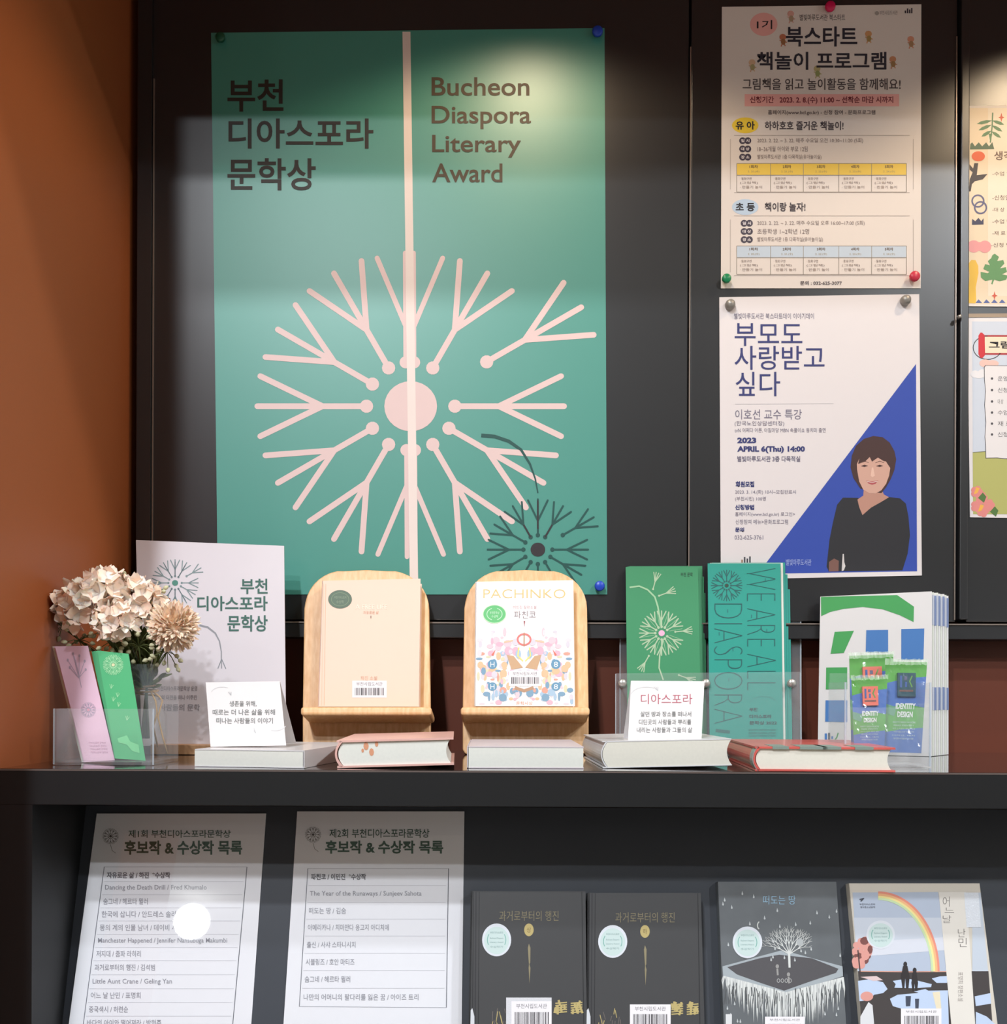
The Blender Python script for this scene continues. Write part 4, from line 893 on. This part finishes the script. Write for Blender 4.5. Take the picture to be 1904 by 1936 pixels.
def bloom(px, py, Y, rad, label, kind, seed, group=None):
    rnd = random.Random(seed); c = Pl(px, py, Y).at(px, py)
    out = (c-neck).normalized(); out = (out + Vector((0, -.75, .15))).normalized()
    r = empty('flower', c, label, 'flower', group)
    g = G()
    if kind == 'carnation':
        for k in range(330):
            ph = math.acos(1-1.55*rnd.random()); th = rnd.uniform(0, 2*math.pi)
            a = out.orthogonal().normalized(); b = out.cross(a)
            d = (out*math.cos(ph) + a*math.sin(ph)*math.cos(th) + b*math.sin(ph)*math.sin(th))
            petal(g, c + d*rad*.30, d + Vector((rnd.uniform(-.25, .25), rnd.uniform(-.25, .25), rnd.uniform(-.25, .25))), out, rad*rnd.uniform(.56, .76), rad*rnd.uniform(.16, .26), rnd.uniform(-.2, .3), 0, 3, 3, .25, rnd)
        g.obj('petals', PET3, r, smooth=True)
    else:
        # a cluster of open four to five petalled florets
        a = out.orthogonal().normalized(); b = out.cross(a)
        for k in range(19):
            ph = math.acos(1-1.25*((k+.5)/19)); th = k*2.39996
            d = (out*math.cos(ph) + a*math.sin(ph)*math.cos(th) + b*math.sin(ph)*math.sin(th)).normalized()
            fc = c + d*rad*rnd.uniform(.62, .82); aa = d.orthogonal().normalized(); bb = d.cross(aa); t0 = rnd.uniform(0, 6)
            for j in range(5):
                t = t0 + j*2*math.pi/5; pd = (aa*math.cos(t) + bb*math.sin(t))*1.0 + d*rnd.uniform(.25, .8)
                petal(g, fc, pd, d, rad*rnd.uniform(.46, .66), rad*rnd.uniform(.42, .60), rnd.uniform(.0, .5), 0 if rnd.random() < .7 else 1, 3, 4, .06, rnd)
        g.obj('petals', [PET1, PET2], r, smooth=True)
    bm = bmesh.new(); bmesh.ops.create_icosphere(bm, subdivisions=2, radius=rad*.55); g = G(); bm.verts.index_update()
    g.add([v.co + c for v in bm.verts], [[v.index for v in f.verts] for f in bm.faces]); bm.free(); g.obj('flower_core', PET3 if kind == 'carnation' else PET2, r, smooth=True)
    g = G()
    for k in range(6):
        a = out.orthogonal().normalized(); b = out.cross(a); t = k*math.pi/3
        petal(g, c-out*rad*.25, (a*math.cos(t)+b*math.sin(t))*.8-out*.1, out, rad*.55, rad*.22, .4)
    g.obj('sepals', CALY, r, smooth=True)
    g = G(); stemto(g, c-out*rad*.25, 0); g.obj('stem', LEAF, r, smooth=True)
    return r
bloom(152, 1146, 1.26, .030, 'blush cluster bloom at the far left of the bouquet', 'h', 1)
bloom(203, 1130, 1.265, .033, 'blush cluster bloom at the top middle of the bouquet', 'h', 2)
bloom(262, 1142, 1.27, .031, 'ivory cluster bloom just left of the peach carnation', 'h', 3)
bloom(222, 1178, 1.24, .026, 'blush bloom low in the centre of the bouquet, above the green bookmarks', 'h', 4)
bloom(328, 1184, 1.25, .033, 'peach carnation with frilly petals at the right of the bouquet', 'carnation', 5)
def sprig(px, py, Y, label, seed, n=9, spread=.02):
    rnd = random.Random(seed); c = Pl(px, py, Y).at(px, py); r = empty('bud_sprig', c, label, 'sprig')
    g = G(); gs = G(); stemto(gs, c, 0, .001)
    for k in range(n):
        d = Vector((rnd.uniform(-1, 1), rnd.uniform(-.7, .5), rnd.uniform(-1, .9))).normalized(); e = c + d*spread*rnd.uniform(.4, 1)
        gs.tube([c, (c+e)/2+Vector((0, 0, .002)), e], .0005, 5)
        hh = .0075; m_ = e; ax = d
        a = ax.orthogonal().normalized(); b = ax.cross(a); vs = []; seg = 7
        for (rr, zz) in ((.0006, 0), (.0026, .25), (.003, .55), (.0016, .85), (.0003, 1)):
            for s_ in range(seg): t = s_*2*math.pi/seg; vs.append(m_ + ax*zz*hh + (a*math.cos(t)+b*math.sin(t))*rr)
        g.add(vs, [(i*seg+s_, i*seg+(s_+1) % seg, (i+1)*seg+(s_+1) % seg, (i+1)*seg+s_) for i in range(4) for s_ in range(seg)])
    g.obj('buds', BUD, r, smooth=True); gs.obj('twigs', LEAF, r, smooth=True)
sprig(118, 1186, 1.27, 'sprig of pale buds at the far left of the bouquet', 1, 10, .022)
sprig(150, 1212, 1.26, 'sprig of pale buds just above the pink bookmark', 2, 14, .024)
sprig(243, 1096, 1.28, 'small sprig of green buds sticking up at the top of the bouquet', 3, 5, .009)
sprig(300, 1120, 1.285, 'sprig of buds rising behind the peach carnation', 4, 6, .014)
sprig(316, 1232, 1.265, 'sprig of pale buds hanging below the peach carnation', 5, 18, .026)
sprig(262, 1222, 1.25, 'sprig of buds between the green bookmarks and the carnation', 6, 14, .022)
sprig(215, 1214, 1.255, 'sprig of pale buds low over the green bookmarks', 7, 10, .018)
r = empty('leafy_stem', neck, 'dark green leaves and stems gathered at the neck of the glass vase', 'foliage')
rnd = random.Random(9); g = G(); gs = G()
for k in range(80):
    h_ = rnd.uniform(.0, .075); e = neck + Vector((rnd.uniform(-.012-.45*h_, .010+.28*h_), rnd.uniform(-.028, .010), h_))
    gs.tube([neck+Vector((0, 0, -.06)), neck, e], .0013, 5)
    for j in range(2):
        d = (e-neck).normalized() + Vector((rnd.uniform(-.7, .7), rnd.uniform(-.7, .3), rnd.uniform(-.3, .5))); petal(g, e, d, Vector((0, -1, .2)), rnd.uniform(.012, .022), rnd.uniform(.004, .008), rnd.uniform(-.3, .3), 0, 2, 3)
g.obj('leaves', LEAF, r, smooth=True); gs.obj('stems', LEAF, r, smooth=True)

# ================================================================== LOWER RACK
def rackslab(name, q, th, cov, label, cat, prf, group=None, off=0.0005, hard=False, pages=True):
    pl = BP.shifted(off+th)
    qq = q
    r = empty(name, pl.at((qq[2][0]+qq[3][0])/2, qq[2][1]), label, cat, group)
    fr = [pl.at(*p) for p in qq]; n = pl.n
    if th < .003:
        g = G(); g.prism(fr, [p-n*th for p in fr]); g.obj('sheet', cov, r)
    else:
        t = .0022 if hard else .0006
        def ly(k0, k1, ins, nm, m_):
            c = sum(fr, Vector())/4; f2 = [p+(c-p).normalized()*ins for p in fr]; g = G(); g.prism([p-n*k0 for p in f2], [p-n*k1 for p in f2]); return g.obj(nm, m_, r)
        ly(0, t, 0, 'front_cover', cov); ly(t, th-t, .003 if hard else .0006, 'page_block', PAGES); ly(th-t, th, 0, 'back_cover', cov)
        xd = (fr[1]-fr[0]).normalized(); g = G(); e = [fr[0], fr[0]+xd*t, fr[3]+xd*t, fr[3]]; g.prism(e, [v-n*th for v in e]); g.obj('spine', cov, r)
    pr = Print(pl); prf(pr, r, pl, fr); pr.obj(r)
    return r
def ext(q, y=2020):       # extend left and right edges (given at two rows) down to row y
    (x0, y0), (x1, y1), (x2, y2), (x3, y3) = q
    f = (y-y0)/(y3-y0); h = (y-y1)/(y2-y1)
    return [(x0, y0), (x1, y1), (x1+(x2-x1)*h, y), (x0+(x3-x0)*f, y)]
LIST = M('list_paper', (240, 240, 246), .5, var=.01)
GT = C(60, 92, 80); LT = C(150, 150, 160)
def listprint(title, rows, T, B, box, tx, rowy, sx):
    def f(pr, r, pl, fr):
        pr.text(title[0], tx[0], GT, bold=.01); pr.text(title[1], tx[1], C(48, 88, 74), bold=.03)
        dandelion(pr, tx[2][0], tx[2][1], 15, C(120, 116, 116), C(96, 90, 90), .8, 1, loose=False)
        pr.line([(tx[2][0], tx[2][1]+16), (tx[2][0]+3, tx[2][1]+27), (tx[2][0]+10, tx[2][1]+32)], .9, C(140, 136, 136), 1)
        (lx0, ly0), (lx1, ly1), (rx0, ry0), (rx1, ry1) = box
        pr.line([(lx0, ly0), (lx1, ly1)], 1.2, C(110, 112, 124), 1); pr.line([(rx0, ry0), (rx1, ry1)], 1.4, C(96, 98, 110), 1); pr.line([(lx0, ly0), (rx0, ry0)], .8, C(180, 180, 188), 1)
        if ly1 < 1930: pr.line([(lx1, ly1), (rx1, ry1)], 1.0, C(170, 170, 180), 1)
        lf = pl.shifted(.0009); g = G(); c4 = [lf.pl_at(p) for p in fr]; g.prism(c4, [p-pl.n*.0002 for p in c4]); g.obj('laminate', LAMI, r)
        def lx(y): return lx0 + (lx1-lx0)*(y-ly0)/(ly1-ly0)
        def rx(y): return rx0 + (rx1-rx0)*(y-ry0)/(ry1-ry0)
        for i, (t, y, wd) in enumerate(zip(rows, rowy, sx)):
            x = lx(y)+7; pr.text(t, (x, y-6, x+wd, y+6), LT if i else C(104, 104, 112), bold=.004 if i else .03)
            if i < len(rowy)-1:
                ym = (y+rowy[i+1])/2; pr.line([(lx(ym)+3, ym), (rx(ym)-4, ym)], .7, C(198, 198, 206), 1)
    return f
rows1 = ['자유로운 삶 / 하진  *수상작', 'Dancing the Death Drill / Fred Khumalo', '숨그네 / 헤르타 뮐러', '한국에 삽니다 / 안드레스 솔라노', '몽의 계의 인물 남녀 / 데이비 사', 'Manchester Happened / Jennifer Nansubuga Makumbi', '저지대 / 줌파 라히리', '과거로부터의 행진 / 김석범', 'Little Aunt Crane / Geling Yan', '어느 날 난민 / 표명희', '중국색시 / 허련순', '바다의 아이와 떨어져라 / 박현주', '이방인의 노래 / 김영하']
ry1 = [1500+y/4.139 for y in (640, 740, 845, 945, 1050, 1155, 1255, 1362, 1475, 1580, 1690, 1795, 1900)]
rackslab('list_sheet', ext([(183, 1538), (503, 1538), (475, 1936), (130, 1936)], 2012), .0012, LIST, 'white laminated list with thirteen rows leaning at the left of the rack', 'sheet',
  listprint(('제1회 부천디아스포라문학상', '후보작 & 수상작 목록'), rows1, 0, 0, ((197, 1639), (153, 1970), (467, 1639), (437, 1970)), ((243, 1569, 436, 1584), (235, 1589, 458, 1616), (209, 1581)), ry1, (120, 192, 84, 152, 146, 244, 84, 114, 150, 94, 74, 140, 120)), 'laminated book lists')
rows2 = ['파친코 / 이민진  *수상작', 'The Year of the Runaways / Sunjeev Sahota', '떠도는 땅 / 김숨', '아메리카나 / 치마만다 응고지 아디치에', '출신 / 사샤 스타니시치', '시블링즈 / 호안 마티즈', '숨그네 / 헤르타 뮐러', '나만의 어머니의 팔다리를 잃은 꿈 / 아이즈 트리']
ry2 = [1500+y/4.44 for y in (700, 845, 985, 1125, 1270, 1415, 1560, 1710)]
rackslab('list_sheet', ext([(562, 1534), (878, 1534), (873, 1936), (536, 1936)], 2012), .0012, LIST, 'white laminated list with eight rows leaning beside the black books', 'sheet',
  listprint(('제2회 부천디아스포라문학상', '후보작 & 수상작 목록'), rows2, 0, 0, ((582, 1642), (566, 1903), (848, 1642), (844, 1905)), ((623, 1567, 812, 1584), (615, 1589, 838, 1614), (592, 1578)), ry2, (104, 211, 70, 153, 92, 92, 86, 217)), 'laminated book lists')

DBK = M('charcoal_book_cover', (60, 60, 62), .5, var=.02, coat=.1); GLD = M('gold_foil', (140, 130, 102), .5, metal=.1); GLD2 = M('gold_ink', (182, 164, 108), .5)
WST = C(206, 222, 222); WSR = C(212, 216, 224)
def sticker(pr, x, y, rx, ry, L=2, sh=0):
    pr.ell(x, y, rx, ry, WSR, L, 36); pr.ell(x, y+1, rx*.86, ry*.84, C(194, 212, 210), L+1, 36)
    pr.ring(x, y, rx*.66, ry*.62, 1.3, C(110, 170, 160), L+2, a0=150, a1=215, n=10); pr.ring(x, y, rx*.66, ry*.62, 1.3, C(110, 170, 160), L+2, a0=-35, a1=30, n=10)
    for (t, v) in (('부천디아스포라', -.45), ('Bucheon Diaspora', -.1), ('Literary Award', .15), ('수상작가', .42)): pr.text(t, (x-rx*.45, y+ry*v-2, x+rx*.45, y+ry*v+2), C(150, 176, 176), L=L+3)
def dark(dx, dy, vol):
    def f(pr, r, pl, fr):
        for (x, w_, c_) in ((895, 1.2, (30, 30, 34)), (900, 2.2, (44, 44, 48)), (906, 1.2, (34, 34, 38))): pr.line([(x+dx, 1686+dy), (x+dx-1.5, 1940)], w_, C(*c_, .5), 1)
        pr.line([(1100+dx, 1686+dy), (1104+dx, 1940)], 1.2, C(24, 24, 28), 1)
        pr.text('과거로부터의 행진', (944+dx, 1722+dy, 1056+dx, 1741+dy), GLD, bold=-.008, res=3)
        pr.ell(1000+dx, 1758+dy, 9, 12, GLD2, 1); pr.text(vol, (996+dx, 1753+dy, 1004+dx, 1763+dy), C(120, 100, 60))
        pr.poly([(1000+dx, 1784+dy), (1003+dx, 1792+dy), (1002.5+dx, 1820+dy), (1001+dx, 1823+dy), (1003+dx, 1830+dy), (1001+dx, 1860+dy), (999.5+dx, 1830+dy), (1000+dx, 1823+dy), (998+dx, 1792+dy)], GLD, 2)
        sticker(pr, 939+dx, 1777+dy, 27.5, 31)
        rnd = random.Random(int(dx)+3)
        x = 1050+dx
        for c_ in range(2):
            for k in range(9):
                xx = x + c_*29 + rnd.uniform(0, 20); yy = 1904+dy+rnd.uniform(-9, 9); pr.line([(xx, yy-5), (xx+rnd.uniform(-4, 4), yy+5)], 4, GLD2, 1)
            for k in range(5): yy = 1897+dy+k*4.4; pr.line([(x+c_*29, yy), (x+c_*29+22, yy-2)], 2.4, GLD2, 1)
        for k in range(16): xx = rnd.uniform(912, 960)+dx; yy = rnd.uniform(1905, 1950); pr.line([(xx, yy), (xx+rnd.uniform(-4, 6), yy+rnd.uniform(8, 22))], 1.3, C(104, 96, 92) if k % 3 else GLD2, 1)
        if dx == 0: pr.rect(957, 1886, 1043, 1990, M('foil_label', (214, 214, 220), .12, coat=1.0, bump=.4, scale=700), 2)
        barcode(pr, 967+dx if dx == 0 else 1191, 1893 if dx == 0 else 1899, 1043 if dx == 0 else 1268, 1950, top=.36, seed=7, L=3)
        pr.poly([(890+dx, 1910), (893+dx, 1906), (897+dx, 1922), (897+dx, 1960), (889+dx, 1960)], C(206, 208, 214), 3)
    return f
g_ = 'charcoal two-volume novels'
rackslab('dark_book', ext([(890, 1685), (1107, 1685), (1110, 1936), (886, 1936)], 2020), .022, DBK, 'charcoal book with gold title, the one nearer the white list', 'book', dark(0, 0, '상'), g_, hard=True)
rackslab('dark_book', ext([(1111, 1688), (1325, 1688), (1332, 1936), (1110, 1936)], 2020), .022, DBK, 'charcoal book with gold title, the one nearer the grey tree book', 'book', dark(219.5, 3, '하'), g_, hard=True)
# grey tree book
GB = M('slate_grey_cover', (98, 102, 106), .45, var=.16, scale=35)
def treeb(pr, r, pl, fr):
    S = 3.2603
    def z(pts): return [(1320+x/S, 1600+y/S) for x, y in pts]
    rnd = random.Random(4)
    pr.poly(z([(150,740),(520,640),(890,740),(893,800),(545,912),(155,800)]), C(160, 168, 174), 1)
    for i in range(150):
        x = 158 + i*4.93; e = max(0, 1-abs(x-540)/395); yt = 795 + e*105
        yb_ = 850 + 300*e**.62 + rnd.uniform(-60, 45); sh = rnd.uniform(-12, 12)
        pr.poly(z([(x-4, yt), (x+5, yt), (x+3+sh, (yt+yb_)/2), (x+sh, yb_), (x-4+sh, (yt+yb_)/2)]), C(*rnd.choice(((206, 208, 206), (190, 192, 192), (214, 216, 214)))), 2)
    pr.poly(z([(180,745),(380,690),(500,668),(700,690),(865,755),(850,780),(700,830),(530,890),(380,840),(240,790)]), C(78, 76, 80), 3)
    for k in range(70):
        x = rnd.uniform(170, 885); y = 830 + (1-abs(x-530)/370)*60 + rnd.uniform(-5, 60); pr.line(z([(x, y), (x+rnd.uniform(-14, 14), y+rnd.uniform(40, 120))]), rnd.uniform(.7, 1.7), C(84, 86, 88), 4)
    TRW = C(208, 210, 208)
    def br(x, y, a, l, w_, d):
        x2, y2 = x+l*math.cos(R(a)), y-l*math.sin(R(a)); pr.line(z([(x, y), (x2, y2)]), [w_, w_*.7], TRW, 5)
        if d:
            for s_ in (-1, 0, 1) if d > 2 else (-1, 1): br(x2, y2, a + s_*rnd.uniform(13, 26) + (90-a)*.10, l*rnd.uniform(.66, .84), w_*.66, d-1)
    pr.poly(z([(557,748),(570,748),(568,660),(560,640),(553,660)]), TRW, 5)
    for a_ in (150, 128, 108, 92, 74, 54, 32): br(562, 665, a_, 62, 2.0, 3)
    for (x, y) in ((488, 740), (557, 790)): pr.ell(1320+x/S, 1600+y/S, 3.2, 4, C(150, 148, 146), 5, 12); pr.line(z([(x, y+15), (x+3, y+55)]), 3.5, C(150, 148, 146), 5)
    for k in range(4): pr.ring(1320+(495+k*24)/S, 1600+828/S, 3, 4, 1, C(176, 176, 176), 5, 14)
    pr.ell(1320+628/S, 1600+592/S, 6.5, 7, C(170, 174, 176), 5)
    for k in range(60):
        x = rnd.uniform(150, 880); y = rnd.choice((rnd.uniform(240, 520), rnd.uniform(560, 700), rnd.uniform(930, 1080)))
        if 200 < x < 400 and 480 < y < 700: continue
        if y > 900 and 270 < x < 700: continue
        w_ = 14; pr.poly(z([(x, y-14), (x+w_*.5, y+6), (x+w_*.2, y+13), (x-w_*.3, y+8)]), C(188, 192, 194), 5)
    pr.text('떠도는 땅', (1443, 1693, 1504, 1710), C(150, 190, 216), bold=-.01, res=3)
    pr.ring(1320+388/S, 1600+488/S, 8, 9, 2, C(200, 202, 200), 5, a0=120, a1=240, n=10)
    sticker(pr, 1320+304/S, 1600+592/S, 28, 30, 6)
    barcode(pr, 1320+412/S, 1600+1050/S, 1320+657/S, 1600+1200/S, top=.3, L=9, seed=8); pr.rect(1320+170/S, 1600+1035/S, 1320+208/S, 1600+1180/S, C(214, 214, 216), 8)
rackslab('tree_book', ext([(1357, 1667), (1581, 1667), (1600, 1936), (1368, 1936)], 2020), .014, GB, 'grey book with a white bare tree on a floating island', 'book', treeb)
# rainbow book
RB = M('ivory_book_cover', (208, 200, 188), .4, var=.02)
def rainb(pr, r, pl, fr):
    S = 3.2603
    def z(pts): return [(1320+x/S, 1600+y/S) for x, y in pts]
    pr.poly(z([(952,285),(1480,282),(1498,420),(1535,775),(985,775)]), C(176, 186, 204), 1)
    pr.poly(z([(958,440),(1502,440),(1518,600),(1000,600),(972,600)]), C(196, 202, 214), 2); pr.poly(z([(1000,590),(1515,560),(1525,640),(1000,680)]), C(208, 210, 220), 3)
    pr.poly(z([(1690,285),(1742,285),(1788,775),(1690,775)]), C(190, 198, 210), 1)
    pr.poly(z([(985,770),(1790,770),(1830,1300),(1020,1300)]), C(62, 56, 56), 2)
    for k, c_ in enumerate(((226, 140, 120), (238, 180, 130), (238, 222, 150), (196, 216, 170))):
        o_ = k*13; pts = []
        for i in range(29):
            t = i/28*math.pi/2; pts.append((1110 + (372-o_)*math.sin(t), 770+5 - (490-o_)*math.cos(t)))
        pr.line(z(pts), 4.2, C(*c_), 3+(k % 2))
    TR = C(214, 150, 140)
    rnd = random.Random(6)
    for k in range(26): x = rnd.uniform(968, 1065); y = 540+rnd.uniform(0, 210)*(1-(x-968)/200)+30; pr.ell(1320+x/S, 1600+y/S, rnd.uniform(4, 9), rnd.uniform(5, 10), TR if k % 4 else C(120, 70, 66), 4, 10)
    pr.line(z([(985, 640), (1000, 790)]), 2.5, C(70, 50, 50), 5)
    pr.line(z([(1000, 770), (1300, 774), (1530, 772)]), 1.5, C(220, 160, 140), 4)
    WT = C(186, 202, 228)
    for pts in ([(985,830),(1060,818),(1140,838),(1168,880),(1140,905),(1085,915),(1050,950),(995,955)], [(1200,830),(1290,815),(1360,830),(1440,850),(1436,868),(1330,875),(1210,872),(1218,850)], [(1440,815),(1490,802),(1535,800),(1535,842),(1470,842)],
                [(1182,940),(1230,915),(1350,905),(1400,890),(1540,888),(1545,1095),(1500,1300),(1400,1000),(1250,1000),(1200,985)], [(1330,895),(1400,880),(1420,890),(1370,905)], [(1705,925),(1802,905),(1806,970),(1712,985)], [(1712,1020),(1780,1050),(1830,1095),(1830,1300),(1712,1300)]): pr.poly(z(pts), WT, 4)
    pr.poly(z([(1445,900),(1490,895),(1500,1010),(1470,1010)]), C(226, 214, 186), 5); pr.ell(1320+1040/S, 1600+925/S, 12, 9, TR, 5); pr.poly(z([(1000, 805), (1100, 800), (1140, 825), (1080, 830)]), C(216, 190, 190), 5)
    HU = C(40, 34, 36)
    for (x, y, h_, w_) in ((1277, 715, 160, 44), (1335, 752, 140, 34)):
        pr.ell(1320+x/S, 1600+(y+12)/S, 3.6, 5, HU, 6, 12)
        pr.poly(z([(x-w_*.3, y+22), (x+w_*.3, y+22), (x+w_*.62, y+90), (x+w_*.45, y+h_), (x+w_*.1, y+h_), (x, y+96), (x-w_*.12, y+h_), (x-w_*.4, y+h_), (x-w_*.62, y+90)]), HU, 6)
        pr.poly(z([(x+2, y+h_+48), (x+w_*.8, y+h_+48), (x+w_*.7, y+h_+110), (x+4, y+h_+112)]), C(60, 66, 84), 6)
    pr.poly(z([(1483,282),(1652,282),(1722,1300),(1580,1300)]), C(222, 216, 208), 5)
    for t, x0, y0, x1, y1 in (('어', 1508, 310, 1550, 372), ('느', 1520, 378, 1578, 410), ('날', 1508, 425, 1560, 472), ('난', 1602, 508, 1648, 560), ('민', 1606, 565, 1656, 620)): pr.text(t, (1320+x0/S, 1600+y0/S, 1320+x1/S, 1600+y1/S), C(96, 90, 88), L=7, bold=-.014, res=3)
    pr.text('표명희 장편소설', (1320+1602/S, 1600+775/S, 1320+1634/S, 1600+955/S), C(150, 140, 136), L=7, rot=90)
    pr.poly(z([(1640,285),(1728,285),(1745,500),(1655,500)]), M('painted_glare', (222, 226, 234), .1, coat=1.0, bump=.5, scale=500), 7)  # pale glossy patch paints a glare into the cover print
    pr.text('부천디아스포라', (1320+995/S, 1600+352/S, 1320+1092/S, 1600+364/S), C(90, 92, 104), bold=.02); pr.text('창비청소년문학', (1320+1000/S, 1600+370/S, 1320+1092/S, 1600+382/S), C(90, 92, 104), bold=.02); pr.line(z([(995,328),(1020,322),(1002,340)]), 2.2, C(60, 60, 70), 6)
    sticker(pr, 1320+1125/S, 1600+545/S, 27, 27, 6)
    barcode(pr, 1320+1250/S, 1600+1000/S, 1320+1500/S, 1600+1150/S, top=.3, L=9, seed=9)
    pr.poly(z([(1000,1050),(1050,960),(1075,980),(1085,1095),(1085,1200),(1000,1200)]), C(214, 214, 218), 8)
rackslab('rainbow_book', ext([(1605, 1670), (1852, 1670), (1886, 1936), (1630, 1936)], 2020), .013, RB, 'ivory book with a rainbow and two silhouettes at the right end of the rack', 'book', rainb)

for cu in KEEP: bpy.data.curves.remove(cu)
